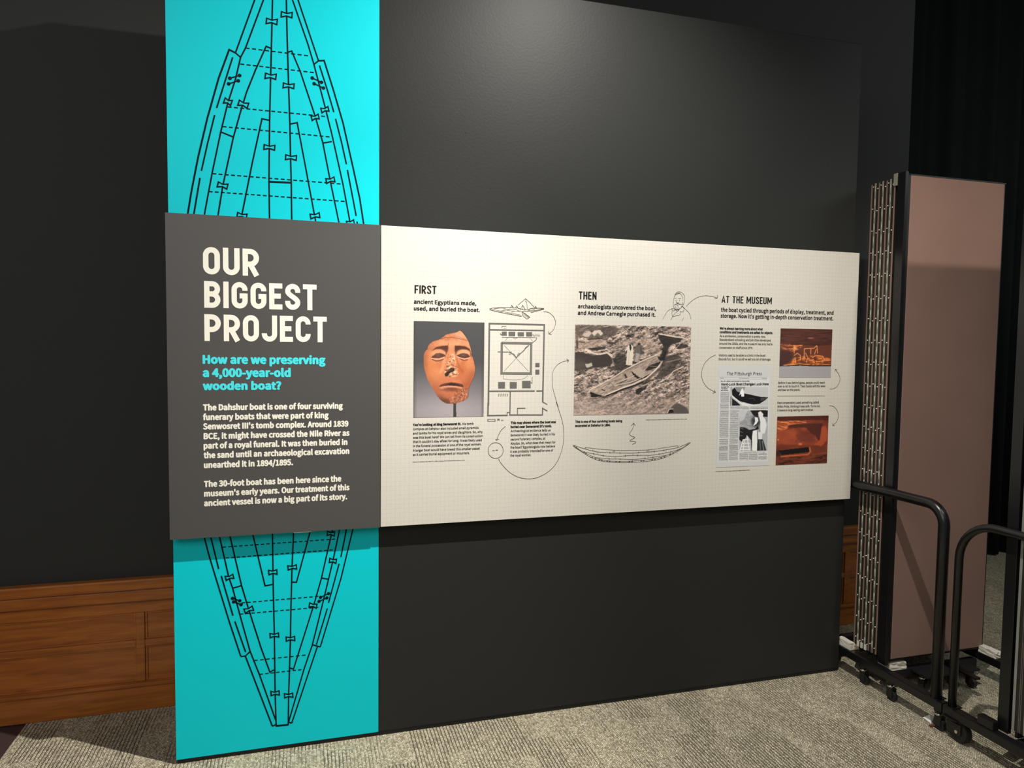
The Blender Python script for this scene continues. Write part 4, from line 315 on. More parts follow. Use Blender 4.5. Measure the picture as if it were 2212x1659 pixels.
# wainscot: every rail, stile and panel a piece of the back wall
def wp(name, x0, x1, z0, z1, d, bev=.003): return box(name, x0, x1, YB+.012-d, YB+.012, z0, z1, m_wood, bw, bev)
wp('cap_rail', -5, 3.14, .552, .600, .045, .008)
wp('cap_moulding', -5, 3.14, .496, .552, .032, .010)
wp('top_rail', -5, 3.14, .440, .496, .012)
wp('base_bead', -5, 3.14, .108, .127, .030, .006)
struct(box('baseboard_back', -5, 3.14, YB-.010, YB+.012, 0, .108, m_wood, None, .003))
xs = [-4.0, -3.0, -2.0, -1.0, -.05, .9, 1.85, 2.8]
ed = [-5.0] + xs + [3.14]
for x in xs: wp('stile', x-.018, x+.018, .127, .440, .014)
for a, b in zip(ed, ed[1:]):
    a2 = a + (.018 if a > -5 else 0); b2 = b - (.018 if b < 3.14 else 0)
    wp('middle_rail', a2, b2, .285, .316, .013)
    wp('wood_panel', a2, b2, .127, .285, .002, 0); wp('wood_panel', a2, b2, .316, .440, .002, 0)
    for z0, z1 in ((.127, .285), (.316, .440)):
        bm = bmesh.new()
        for q in ((a2, a2+.010, z0, z1), (b2-.010, b2, z0, z1), (a2+.010, b2-.010, z0, z0+.008), (a2+.010, b2-.010, z1-.008, z1)):
            add_box(bm, q[0], q[1], YB+.012-.007, YB+.0105, q[2], q[3], .002)
        obj('panel_bead', bm, m_wood, bw)

# ================================================================== DISPLAY WALL
XL, XS, XR, ZT = -.780, -.004, 2.320, 3.128
dw = thing('display_wall', 'freestanding charcoal display wall with turquoise strip, carrying the exhibit panels', 'wall', (.77, .06, 0))
def dpart(o): return at(dw, o)
dpart(box('wall_body', XL, XR, 0, .12, .018, ZT, m_wall, dw, .0025))
dpart(box('kick_base', XL+.003, XR-.003, .004, .118, 0, .018, m_base, dw))
vg = dpart(box('vinyl_graphic', XL+.001, XS, -.0012, -.0002, .019, ZT-.001, m_vinyl, dw)); vg['label'] = 'turquoise vinyl strip printed with a plan of the boat'

def ribbon(bm, pts, wd, y, closed=False):
    """flat printed stroke on the plane y, mitred; pts in metres (x, z)"""
    P = [Vector(p) for p in pts]; n = len(P)
    if n < 2: return
    L, R = [], []
    for i in range(n):
        if closed: a, b = P[i-1], P[(i+1) % n]
        else: a, b = P[max(i-1, 0)], P[min(i+1, n-1)]
        d0 = (P[i]-a); d1 = (b-P[i])
        if d0.length < 1e-7: d0 = d1
        if d1.length < 1e-7: d1 = d0
        d0 = d0.normalized(); d1 = d1.normalized()
        n0 = Vector((-d0.y, d0.x)); n1 = Vector((-d1.y, d1.x)); m = n0+n1
        if m.length < .2: m = n0
        m = m.normalized(); k = min(1/max(m.dot(n0), .35), 2.6)*wd/2
        L.append(bm.verts.new((P[i].x+m.x*k, y, P[i].y+m.y*k))); R.append(bm.verts.new((P[i].x-m.x*k, y, P[i].y-m.y*k)))
    for i in range(n if closed else n-1):
        j = (i+1) % n
        try: bm.faces.new((L[i], L[j], R[j], R[i]))
        except ValueError: pass
def smoothpts(pts, k=3):
    """Catmull-Rom through the points, only where the path has 4+ points"""
    if len(pts) < 4: return pts
    P = [Vector(p) for p in pts]; P = [2*P[0]-P[1]] + P + [2*P[-1]-P[-2]]; o = []
    for i in range(1, len(P)-2):
        for s in range(k):
            t = s/k; a, b, c, d = P[i-1], P[i], P[i+1], P[i+2]
            o.append(tuple(.5*((2*b)+(c-a)*t+(2*a-5*b+4*c-d)*t*t+(3*b-a-3*c+d)*t**3)))
    o.append(tuple(P[-2])); return o
mm = lambda pts: [(a/1000, b/1000) for a, b in pts]
YV = -.0017
bm = bmesh.new()
for i_, (pts, wd) in enumerate(BOAT_LINES):
    if pts[0][1] > 3000:      # lines that run on up to the top edge of the wall
        (ax, az), (bx_, bz) = pts[0], pts[1]; pts = [(ax+(ax-bx_)*(3124-az)/(az-bz), 3124)] + list(pts[1:])
    ribbon(bm, [(x, min(z, ZT-.002)) for x, z in mm(pts)], wd/1000, YV-(i_ % 12)*2e-5)
for a, b in DUMBBELLS:
    a, b = a, b; P = mm([a, b]); ribbon(bm, P, .005, YV)
    for q in P:
        bmesh.ops.create_circle(bm, cap_ends=True, segments=16, radius=.0068, matrix=Matrix.Translation((q[0], YV-.0002, q[1])) @ Matrix.Rotation(math.pi/2, 4, 'X'))
bd = obj('boat_drawing', bm, m_ink, vg); bd.location = (0, 0, 0)
bm = bmesh.new(); bmi = bmesh.new()
for pts in BOW_TIES:
    P = mm(pts); ribbon(bm, P, .0052, YV-.0005, True)
    try: bmi.faces.new([bmi.verts.new((x, YV-.0003, z)) for x, z in P])
    except ValueError: pass
bmesh.ops.triangulate(bmi, faces=bmi.faces)
obj('bow_tie_joints', bm, m_ink, vg)
obj('bow_tie_fills', bmi, m_vinyl, vg)
# little paint nib, scars on the wall
bm = bmesh.new()
for x, z in ((.35, 2.52), (.46, 2.30), (.86, 2.28), (-.30, .093), (-.05, .33), (1.9, .95)):
    bmesh.ops.create_icosphere(bm, subdivisions=1, radius=.0025, matrix=Matrix.Translation((x, 0, z)) @ Matrix.Diagonal((1.5, .5, 1, 1)))
dpart(obj('paint_nibs', bm, m_wall, dw))

# ================================================================== LETTERING
def arc(cx, cz, rx, rz, a0, a1, k=14):
    return [(cx+rx*math.cos(math.radians(a0+(a1-a0)*i/k)), cz+rz*math.sin(math.radians(a0+(a1-a0)*i/k))) for i in range(k+1)]
def glyph(c, w, t):
    L, R, B, T = t/2, w-t/2, t/2, 1-t/2; r = (R-L)/2; cx = w/2; M_ = .5; h = .27
    if c == 'O': return [(arc(cx, T-r, r, r, 0, 180)+arc(cx, B+r, r, r, 180, 360), True)]
    if c == 'U': return [([(L, 1)]+arc(cx, B+r, r, r, 180, 360)+[(R, 1)], False)]
    if c == 'C': return [([(R, T-r-.025)]+arc(cx, T-r, r, r, 0, 180)+arc(cx, B+r, r, r, 180, 360)+[(R, B+r+.03)], False)]
    if c == 'G': return [([(R, T-r-.025)]+arc(cx, T-r, r, r, 0, 180)+arc(cx, B+r, r, r, 180, 360)+[(R, .48), (cx, .48)], False)]
    if c == 'J': return [([(L, B+r+.03)]+arc(cx, B+r, r, r, 180, 360)+[(R, 1)], False)]
    if c == 'S': return [([(R, T-r-.05)]+arc(cx, T-r, r, r, 0, 180)+[(L+(R-L)*(1-math.cos(math.pi*q/9))/2, (T-r)-(T-B-2*r)*q/9) for q in range(1, 9)]+arc(cx, B+r, r, r, 0, -180)+[(L, B+r+.05)], False)]
    if c == 'I': return [([(L, 0), (L, 1)], False)]
    if c == 'T': return [([(0, T), (w, T)], False), ([(cx, 0), (cx, T)], False)]
    if c == 'E': return [([(w, T), (L, T), (L, B), (w, B)], False), ([(L, .51), (w*.88, .51)], False)]
    if c == 'F': return [([(w, T), (L, T), (L, 0)], False), ([(L, .49), (w*.85, .49)], False)]
    if c == 'H': return [([(L, 0), (L, 1)], False), ([(R, 0), (R, 1)], False), ([(L, .5), (R, .5)], False)]
    if c == 'N': return [([(L, 0), (L, 1)], False), ([(R, 0), (R, 1)], False), ([(L, 1-t*.3), (R, t*.3)], False)]
    if c == 'M': return [([(L, 0), (L, 1)], False), ([(R, 0), (R, 1)], False), ([(L, 1-t*.3), (cx, .30), (R, 1-t*.3)], False)]
    if c == 'A': return [([(L*.9, 0), (cx, 1-t*.35), (w-L*.9, 0)], False), ([(w*.2, .28), (w*.8, .28)], False)]
    q = .23
    if c in 'PR':
        lo = .43; rr = (T-lo)/2
        g = [([(L, 0), (L, 1)], False), ([(L, T)]+arc(R-rr, T-rr, rr, rr, 90, -90)+[(L, lo)], False)]
        if c == 'R': g.append(([(cx-.02, lo), (R+.01, 0)], False))
        return g
    if c == 'B':
        md = .52; r1 = (T-md)/2; r2 = (md-B)/2
        return [([(L, 0), (L, 1)], False), ([(L, T)]+arc(R-r1-.01, T-r1, r1, r1, 90, -90)+[(L, md)], False), ([(L, md)]+arc(R-r2, B+r2, r2, r2, 90, -90)+[(L, B)], False)]
    return []
def heading(bm, s, x0, x1, z, cap, t, W_, gap, space, y):
    ws = [t if c == 'I' else (space if c == ' ' else W_.get(c, W_['*'])) for c in s]
    tot = sum(ws) + gap*(len(s)-1); k = (x1-x0)/tot; x = 0
    for c, w_ in zip(s, ws):
        for i, (pts, cl) in enumerate(glyph(c, w_, t)):
            # strokes are scaled non-uniformly, so build the ribbon in glyph space then map
            b2 = bmesh.new(); ribbon(b2, pts, t, 0, cl)
            vm = {v: bm.verts.new((x0+(x+v.co.x)*k, y-.00012*(i+1), z+v.co.z*cap)) for v in b2.verts}
            for f in b2.faces: bm.faces.new([vm[v] for v in f.verts])
            b2.free()
        x += w_ + gap
_A = ''.join(chr(q) for q in range(35, 127) if chr(q) not in "\\'\"")
_D = {q: i for i, q in enumerate(_A)}
def contours(ch):
    adv, enc = GLYPHS[ch]; out = []
    for part in enc.split():
        v = [_D[part[i]]*90+_D[part[i+1]]-2000 for i in range(0, len(part), 2)]
        out.append([(v[i]/500, v[i+1]/500) for i in range(0, len(v), 2)])
    return adv/500, out
def text_mesh(s, offset):
    cu = bpy.data.curves.new('t', 'CURVE'); cu.dimensions = '2D'; cu.fill_mode = 'BOTH'; x = 0
    for ch in s:
        adv, cs = contours(ch)
        for pts in cs:
            sp = cu.splines.new('POLY'); sp.points.add(len(pts)-1); sp.use_cyclic_u = True
            for p, (px_, py_) in zip(sp.points, pts): p.co = (px_+x, py_, 0, 1)
        x += adv+offset*.35
    o = bpy.data.objects.new('t', cu); COL.objects.link(o)
    me = bpy.data.meshes.new_from_object(o.evaluated_get(bpy.context.evaluated_depsgraph_get()))
    COL.objects.unlink(o); bpy.data.objects.remove(o); bpy.data.curves.remove(cu)
    co = np.empty(len(me.vertices)*3); me.vertices.foreach_get('co', co); co = co.reshape(-1, 3)
    fs = [tuple(p.vertices) for p in me.polygons]; bpy.data.meshes.remove(me)
    return co, fs
_c, _f = text_mesh('H', 0); CAPH = _c[:, 1].max() - _c[:, 1].min()
class Flat:
    def __init__(s): s.v = []; s.f = []; s.n = 0
    def add(s, co, fs): s.v.append(co); s.f += [tuple(i+s.n for i in f) for f in fs]; s.n += len(co)
    def build(s, name, m, parent):
        me = bpy.data.meshes.new(name); me.from_pydata(np.concatenate(s.v).tolist(), [], s.f); return link(name, me, m, parent)
def set_text(flat, s, x0, x1, z, cap, off, y, serif=False):
    co, fs = text_mesh(s, off); a, b = co[:, 0].min(), co[:, 0].max()
    sx = (x1-x0)/(b-a); sz = cap/CAPH
    # bold weights: the same letters laid down several times, shifted by the extra stroke width
    sh = [(0, 0)] if off < .008 else [(off*math.cos(q_), off*.8*math.sin(q_)) for q_ in (.785, 2.356, 3.927, 5.498)]
    if off > .02: sh += [(off*math.cos(q_), off*.8*math.sin(q_)) for q_ in (0, 1.571, 3.142, 4.712)] + [(0, 0)]
    for k_, (dx, dz) in enumerate(sh):
        flat.add(np.stack([x0+(co[:, 0]-a+dx)*sx, np.full(len(co), y-k_*3e-5), z+(co[:, 1]+dz)*sz], 1), fs)

# ================================================================== TITLE PANEL
PY, CYP = -.043, -.041
tp = thing('title_panel', 'dark grey panel headed OUR BIGGEST PROJECT across the turquoise strip', 'sign', (-.392, -.02, .898))
at(tp, box('panel_board', -.7835, -.0025, PY, PY+.012, .898, 2.1155, m_ttl, tp, .0006))
for x in (-.62, -.16): at(tp, box('mounting_cleat', x-.03, x+.03, PY+.012, -.0012, 1.0, 2.0, m_base, tp))
at(tp, box('shim', -.339, -.272, PY+.002, PY+.018, .8955, .898, m_white, tp))
cp_ = thing('timeline_panel', 'cream graph-paper panel with the FIRST, THEN and AT THE MUSEUM stories', 'sign', (1.157, -.02, .9))
at(cp_, box('panel_board', .0005, 2.3155, CYP, CYP+.012, .899, 2.1145, m_cream, cp_, .0006))
for x in (.3, 1.15, 2.0): at(cp_, box('mounting_cleat', x-.03, x+.03, CYP+.012, 0, 1.0, 2.0, m_base, cp_))

YT, YC = PY-.0007, CYP-.0007
WT = {'O': .60, 'U': .60, 'R': .60, 'B': .59, 'G': .595, 'E': .50, 'S': .58, 'T': .53, 'P': .60, 'J': .58, 'C': .58, '*': .6}
WH = {'F': .37, 'R': .42, 'S': .42, 'T': .40, 'H': .43, 'E': .37, 'N': .44, 'A': .48, 'M': .58, 'U': .43, '*': .43}
STY = {'T': ('heading_lettering', m_white, tp, YT, 0), 'S': ('question_lettering', m_aqua, tp, YT, .025), 'B': ('body_lettering', m_white, tp, YT, .024),
       'H': ('heading_lettering', m_black, cp_, YC, 0), 'D': ('subheading_lettering', m_black, cp_, YC, .017), 'b': ('bold_lettering', m_black, cp_, YC, .024),
       'r': ('caption_lettering', m_black, cp_, YC, .009), 'N': ('headline_lettering', m_black, None, YC-.0012, .020), 'P': ('masthead_lettering', m_black, None, YC-.0012, .004)}
LATER = []
keys = []
for t_ in TEXTS:
    if (t_[6], t_[5]) not in keys: keys.append((t_[6], t_[5]))
for bk, kind in keys:
    name, m_, par, yy_, off = STY[kind]; rows_ = [t_ for t_ in TEXTS if t_[6] == bk and t_[5] == kind]
    if kind in 'TH':
        bm = bmesh.new()
        for s, x0, x1, z, cap, _k, _b in rows_:
            heading(bm, s, x0/1000, x1/1000, z/1000, cap/1000, .195 if kind == 'T' else .135, WT if kind == 'T' else WH, .105 if kind == 'T' else .085, .22, yy_)
        o = obj(name, bm, m_)
    else:
        f_ = Flat()
        for s, x0, x1, z, cap, _k, _b in rows_: set_text(f_, s, x0/1000, x1/1000, z/1000, cap/1000, off if cap > 4 else .010, yy_)
        o = f_.build(name, m_, None)
    if par: o.parent = par; at(par, o)
    else: LATER.append(o)
    if kind == 'T': o['label'] = 'white capitals reading OUR BIGGEST PROJECT'
    if kind == 'S': o['label'] = 'aqua question about preserving the boat'

# ================================================================== LINE ART
ART_M = {'site_plan': m_grey, 'plan_wall_core': m_core, 'arrow': m_line, 'portrait_sketch': m_line}
ART = []
for name, strokes in LINE_ART.items():
    if name in ('arrow', 'plan_rings'):
        grp = []
        for st in strokes:      # an arrow head follows its shaft
            if name == 'arrow' and len(st[0]) <= 3 and grp: grp[-1].append(st)
            else: grp.append([st])
        ART += [('plan_ring' if name == 'plan_rings' else name, g) for g in grp]
    else: ART.append((name, strokes))
for name, strokes in ART:
    bm = bmesh.new(); z_ = .0003 if name in ('plan_wall_core', 'plan_ring') else 0
    for i_, (pts, wd) in enumerate(strokes):
        P = mm(pts)
        if name in ('arrow', 'portrait_sketch', 'boat_sketch') and len(P) > 3: P = smoothpts(P)
        ribbon(bm, P, wd/1000, YC-z_-(i_ % 12)*2e-5)
    if name == 'site_plan':
        for q in TOMB_BOXES: bm.faces.new([bm.verts.new((x, YC, z)) for x, z in mm(q)])
    at(cp_, obj(name, bm, m_lgrey if name == 'plan_ring' else ART_M.get(name, m_line), cp_))

# ================================================================== PRINTED PHOTOGRAPHS (painted on a fine grid of the print itself)
def srgb(c): c = np.asarray(c, float)/255; return np.where(c <= .04045, c/12.92, ((c+.055)/1.055)**2.4)
class Canvas:
    """u,v are pixels of the artwork; quad = its corners TL,TR,BR,BL"""
    def __init__(s, w_, h_, quad, base):
        s.w, s.h = w_, h_; a = (np.arange(w_)+.5)/w_; b = (np.arange(h_)+.5)/h_; S, T_ = np.meshgrid(a, b)
        q = np.array(quad, float); f = lambda i: (1-S)*(1-T_)*q[0][i]+S*(1-T_)*q[1][i]+S*T_*q[2][i]+(1-S)*T_*q[3][i]
        s.U, s.V = f(0), f(1); s.I = np.zeros((h_, w_, 3))+np.array(base, float); s.px = abs(q[1][0]-q[0][0])/w_
        s.S, s.T = S, T_
    def blur(s, m_, n_):
        for _ in range(n_):
            p = np.pad(m_, 1, mode='edge'); m_ = (p[:-2, 1:-1]+p[2:, 1:-1]+p[1:-1, :-2]+p[1:-1, 2:]+2*p[1:-1, 1:-1])/6
        return m_
    def poly_mask(s, pts, soft=1):
        m_ = np.zeros(s.U.shape, bool); P = list(pts); n_ = len(P)
        for i in range(n_):
            x1, y1 = P[i]; x2, y2 = P[(i+1) % n_]
            if y1 == y2: continue
            c = ((y1 > s.V) != (y2 > s.V)); xi = (x2-x1)*(s.V-y1)/(y2-y1)+x1; m_ ^= c & (s.U < xi)
        return s.blur(m_.astype(float), soft)
    def mix(s, m_, col, a=1): s.I += (np.array(col, float)-s.I)*(m_*a)[..., None]
    def poly(s, pts, col, a=1, soft=1): s.mix(s.poly_mask(pts, soft), col, a)
    def ell_mask(s, cx, cy_, rx, ry, rot=0, hard=6):
        c, d = math.cos(rot), math.sin(rot); x = (s.U-cx)*c+(s.V-cy_)*d; y = -(s.U-cx)*d+(s.V-cy_)*c
        return 1/(1+np.exp(np.clip(hard*(np.sqrt((x/rx)**2+(y/ry)**2)-1), -50, 50)))
    def ell(s, cx, cy_, rx, ry, col, a=1, rot=0, hard=6): s.mix(s.ell_mask(cx, cy_, rx, ry, rot, hard), col, a)
    def line(s, pts, wd, col, a=1):
        d = np.full(s.U.shape, 1e9)
        for (x1, y1), (x2, y2) in zip(pts, pts[1:]):
            L2 = (x2-x1)**2+(y2-y1)**2+1e-9; t = np.clip(((s.U-x1)*(x2-x1)+(s.V-y1)*(y2-y1))/L2, 0, 1)
            d = np.minimum(d, np.hypot(s.U-x1-t*(x2-x1), s.V-y1-t*(y2-y1)))
        s.mix(np.clip((wd/2-d)/s.px+.5, 0, 1), col, a)
    def noise(s, sx, sy_, oct_=3, rot=0):
        c, d = math.cos(rot), math.sin(rot); o = np.zeros(s.U.shape); amp = 1; tot = 0
        for k in range(oct_):
            x = ((s.U*c+s.V*d)/sx+37.3)*2**k; y = ((-s.U*d+s.V*c)/sy_+91.7)*2**k
            x = x-x.min(); y = y-y.min()
            g = rng.random((int(y.max())+3, int(x.max())+3)); xi, yi = x.astype(int), y.astype(int); fx, fy = x-xi, y-yi
            fx = fx*fx*(3-2*fx); fy = fy*fy*(3-2*fy)
            o += amp*((g[yi, xi]*(1-fx)+g[yi, xi+1]*fx)*(1-fy)+(g[yi+1, xi]*(1-fx)+g[yi+1, xi+1]*fx)*fy); tot += amp; amp *= .6
        return o/tot
    def print_(s, name, rect, y, parent, label, gain=1.0):
        x0, x1, z0, z1 = [v/1000 for v in rect]; W_, H_ = s.w, s.h
        gx = np.linspace(x0, x1, W_+1); gz = np.linspace(z1, z0, H_+1); X, Zz = np.meshgrid(gx, gz)
        co = np.stack([X, np.full(X.shape, y), Zz], -1).reshape(-1, 3)
        i = np.arange(H_)[:, None]*(W_+1)+np.arange(W_)[None]; F = np.stack([i, i+W_+1, i+W_+2, i+1], -1).reshape(-1, 4)
        me = bpy.data.meshes.new(name); me.vertices.add(len(co)); me.vertices.foreach_set('co', co.ravel())
        me.loops.add(F.size); me.loops.foreach_set('vertex_index', F.ravel().astype(np.int32))
        me.polygons.add(len(F)); me.polygons.foreach_set('loop_start', np.arange(0, F.size, 4, dtype=np.int32))
        me.update(calc_edges=True)
        at_ = me.color_attributes.new('print', 'FLOAT_COLOR', 'CORNER')
        C = np.clip(srgb(np.clip(s.I, 0, 255))*gain, 0, 1).reshape(-1, 3); C = np.concatenate([np.repeat(C, 4, 0), np.ones((len(C)*4, 1))], 1)
        at_.data.foreach_set('color', C.ravel().astype(np.float32))
        o = link(name, me, m_print, parent); o['label'] = label; at(parent, o); return o
m_print = bpy.data.materials.new('printed_photograph'); m_print.use_nodes = True
_n = m_print.node_tree.nodes; _a = _n.new('ShaderNodeAttribute'); _a.attribute_name = 'print'
m_print.node_tree.links.new(_a.outputs['Color'], _n['Principled BSDF'].inputs['Base Color']); _n['Principled BSDF'].inputs['Roughness'].default_value = .5
YPH = CYP-.0010

# --- stone head
c = Canvas(230, 306, ((35, 25), (1210, 50), (1190, 1612), (22, 1632)), (72, 72, 74))
g = np.clip((c.T-.42)/.5, 0, 1); c.mix(g*(1-.5*np.abs(c.S-.5)), (172, 164, 170), 1); c.mix(np.clip((c.T-.75)/.3, 0, 1), (158, 150, 152), .6)
c.mix(1-np.clip(np.minimum(np.minimum(c.S, 1-c.S)/.05, 1), 0, 1), (60, 58, 60), .45)
c.poly([(680, 1380), (725, 1380), (727, 1632), (678, 1632)], (62, 58, 56)); c.line([(672, 1410), (668, 1632)], 5, (190, 186, 190), .6)
FACE = [(795, 180), (830, 205), (885, 275), (925, 340), (945, 385), (968, 450), (985, 520), (1000, 600), (1030, 700), (1050, 790), (1045, 880), (1025, 950), (985, 1040), (955, 1110), (930, 1180), (925, 1290), (890, 1330), (830, 1365), (740, 1390), (650, 1402), (570, 1398), (510, 1372), (455, 1325), (410, 1270), (370, 1200), (310, 1100), (255, 1000), (225, 900), (198, 800), (190, 690), (195, 580), (215, 525), (255, 490), (262, 450), (290, 400), (350, 360), (440, 335), (490, 305), (560, 250), (640, 230), (740, 210)]
c.poly([(x+6, y-5) for x, y in FACE], (40, 36, 36), .7, 2)
fm = c.poly_mask(FACE, 1); n1 = c.noise(45, 45, 4); n2 = c.noise(14, 14, 2); n3 = c.noise(140, 160, 2)
K = c.I.copy(); c.I[:] = (190, 114, 76)
c.I += (n1-.5)[..., None]*np.array([50, 46, 40])+(n2-.5)[..., None]*30+(n3-.5)[..., None]*np.array([40, 44, 44])
c.ell(640, 400, 300, 70, (236, 178, 136), .6, 0, 4); c.ell(800, 265, 130, 60, (222, 160, 122), .8, .2, 4)
c.line([(470, 325), (560, 300), (700, 300), (910, 345)], 9, (110, 60, 40), .8); c.line([(520, 290), (620, 300), (700, 270), (760, 280), (860, 320)], 6, (130, 75, 50), .7); c.line([(740, 215), (790, 195), (850, 260)], 7, (240, 190, 150), .6)
c.ell(300, 820, 130, 190, (214, 128, 74), .7, 0, 3); c.ell(940, 800, 90, 200, (226, 146, 96), .7, 0, 3); c.ell(960, 1000, 90, 160, (150, 76, 48), .75, .3, 3)
c.ell(360, 1060, 130, 200, (160, 84, 54), .65, -.4, 3); c.ell(215, 700, 40, 230, (150, 86, 60), .6, 0, 3); c.ell(410, 900, 130, 110, (224, 152, 100), .6, .5, 3); c.ell(280, 420, 60, 90, (160, 90, 62), .45, 0, 3)
c.ell(820, 880, 90, 140, (186, 98, 56), .7, -.3, 3); c.ell(500, 1000, 120, 90, (200, 120, 84), .6, 0, 3); c.ell(760, 980, 150, 60, (196, 112, 76), .5, 0, 3)
# brows in shadow, sockets, lids and eyes
c.poly([(320, 520), (400, 455), (500, 435), (590, 430), (600, 480), (570, 570), (545, 540), (470, 490), (400, 490)], (70, 34, 22), .92, 4)
c.poly([(705, 430), (780, 432), (880, 445), (960, 490), (975, 540), (900, 500), (820, 500), (760, 530), (722, 585), (706, 520)], (66, 32, 22), .92, 4)
c.ell(435, 560, 118, 66, (222, 152, 112), .95, -.05, 9); c.ell(855, 560, 118, 64, (226, 158, 118), .95, .05, 9)
c.poly([(305, 645), (330, 610), (400, 560), (460, 555), (530, 575), (552, 605), (500, 625), (430, 640), (360, 636)], (78, 48, 40), .95, 2)
c.poly([(730, 605), (790, 570), (850, 555), (920, 570), (965, 615), (930, 635), (870, 640), (790, 628)], (78, 48, 40), .95, 2)
c.ell(430, 590, 40, 26, (120, 84, 74), .6); c.ell(850, 585, 40, 24, (118, 82, 74), .6)
c.line([(320, 640), (380, 658), (450, 655), (545, 625)], 15, (230, 178, 150), .9); c.line([(740, 612), (800, 640), (870, 655), (965, 632)], 14, (228, 174, 146), .9)
c.line([(335, 660), (400, 690), (480, 675), (520, 655)], 17, (84, 46, 34), .75); c.line([(790, 650), (860, 680), (920, 668)], 17, (100, 58, 42), .7)
c.line([(600, 395), (592, 470), (560, 560), (540, 640)], 12, (120, 60, 36), .6); c.poly([(520, 640), (560, 640), (540, 760), (500, 860), (440, 900)], (232, 164, 112), .5, 5)
c.poly([(735, 640), (790, 760), (860, 860), (830, 900), (760, 800)], (170, 88, 52), .6, 5)
# broken nose
c.poly([(620, 420), (690, 420), (705, 560), (715, 650), (740, 790), (770, 890), (740, 950), (600, 955), (530, 930), (525, 880), (560, 800), (560, 730), (600, 650)], (206, 138, 98), .8, 3)
nb = c.poly_mask([(640, 560), (700, 560), (710, 650), (750, 800), (768, 900), (720, 950), (600, 955), (530, 920), (560, 740), (610, 660)], 3)
c.mix(nb*np.clip((c.noise(26, 22, 3)-.5)*5, 0, 1), (250, 206, 166), .9); c.mix(nb*np.clip((.47-c.noise(30, 24, 3))*7, 0, 1), (112, 66, 48), .8)
c.poly([(640, 800), (700, 810), (700, 850), (620, 890), (590, 940), (545, 945), (535, 900), (590, 850)], (40, 24, 20), .92, 2); c.line([(580, 860), (640, 840), (660, 820)], 8, (130, 90, 76), .7); c.line([(700, 890), (740, 850), (765, 900), (715, 945)], 8, (236, 180, 140), .8)
c.line([(600, 800), (650, 780), (740, 800)], 8, (240, 190, 150), .7)
# mouth, chin
c.poly([(440, 1122), (470, 1082), (560, 1055), (640, 1042), (720, 1050), (830, 1075), (852, 1106), (835, 1128), (740, 1105), (620, 1098), (510, 1108)], (84, 46, 34), .95, 2)
c.poly([(560, 1085), (640, 1055), (760, 1080), (800, 1105), (640, 1095)], (40, 22, 18), .8, 2)
c.poly([(442, 1130), (510, 1108), (620, 1098), (740, 1108), (845, 1130), (815, 1148), (700, 1130), (600, 1130), (500, 1165)], (226, 158, 124), .95, 2)
c.ell(630, 1165, 130, 34, (92, 48, 34), .85, 0, 4); c.ell(560, 1230, 150, 60, (196, 112, 78), .6, 0, 3); c.ell(480, 1330, 120, 60, (96, 58, 40), .7, .5, 3)
c.ell(560, 1370, 130, 40, (74, 48, 36), .7, .1, 3)
ch = c.poly_mask([(740, 1180), (850, 1150), (935, 1140), (930, 1290), (830, 1370), (640, 1400), (610, 1330), (700, 1230)], 2)
c.mix(ch, (168, 100, 74), .7); c.mix(ch*np.clip((c.noise(16, 22, 2, .5)-.5)*5, 0, 1), (206, 136, 104), .9); c.mix(ch*np.clip((.46-c.noise(16, 22, 2, .5))*6, 0, 1), (96, 54, 40), .8)
c.ell(985, 560, 22, 60, (90, 60, 50), .7); c.line([(930, 440), (960, 470), (990, 560)], 8, (230, 180, 150), .6)
c.I = c.I*fm[..., None]+K*(1-fm[..., None])
c.print_('head_photograph', PRINTS['mask'], YPH, cp_, 'printed colour photograph of a broken red stone head on a stand')

# --- excavation
c = Canvas(300, 232, ((22, 50), (2045, 85), (1998, 1600), (0, 1630)), (178, 152, 140))
na = c.noise(70, 26, 4, -.35); nb2 = c.noise(22, 10, 2, .35); nc = c.noise(260, 160, 2)
val = 146+(na-.5)*300+(nb2-.5)*180+(nc-.5)*60
sd = np.clip((c.V-1180-(c.U-1000)*.06+(nc-.5)*500)/260, 0, 1); val = val*(1-sd)+(166+(na-.5)*110+(nb2-.5)*80)*sd
c.I = np.clip(val, 24, 236)[..., None]*np.array([1.0, .89, .83])
hill = [(480, 90), (700, 80), (760, 130), (700, 240), (560, 280), (490, 220)]
D1, D2, L1 = (46, 42, 40), (84, 74, 68), (228, 206, 190)
c.poly([(30, 60), (480, 70), (560, 310), (430, 300), (300, 320), (150, 270), (90, 280), (40, 200)], D2, .7, 2); c.poly(hill, (74, 66, 62), .75, 3)
c.poly([(140, 235), (190, 165), (270, 165), (300, 200), (250, 265), (190, 265)], (196, 178, 166), .95); c.poly([(300, 200), (350, 150), (440, 145), (490, 205), (450, 240), (400, 190), (340, 250)], (214, 196, 182), .95)
c.poly([(150, 240), (190, 170), (240, 180), (180, 200)], (110, 100, 92), .6); c.line([(240, 310), (430, 290), (560, 320)], 16, D1, .9); c.poly([(560, 310), (600, 265), (650, 300), (640, 320)], (220, 196, 178), .9)
c.poly([(30, 320), (520, 310), (700, 350), (600, 420), (450, 400), (250, 470), (150, 500), (30, 500)], (176, 152, 138), .55, 2); c.line([(90, 350), (180, 360)], 26, D2, .8)
c.poly([(540, 340), (620, 345), (710, 370), (640, 400), (590, 390)], D1, .8, 2); c.poly([(240, 460), (400, 440), (540, 430), (520, 490), (400, 500), (300, 505)], D1, .9, 2); c.line([(200, 480), (300, 540), (420, 570), (560, 540), (640, 600)], 30, L1, .85); c.line([(420, 500), (560, 480), (640, 520)], 18, L1, .7)
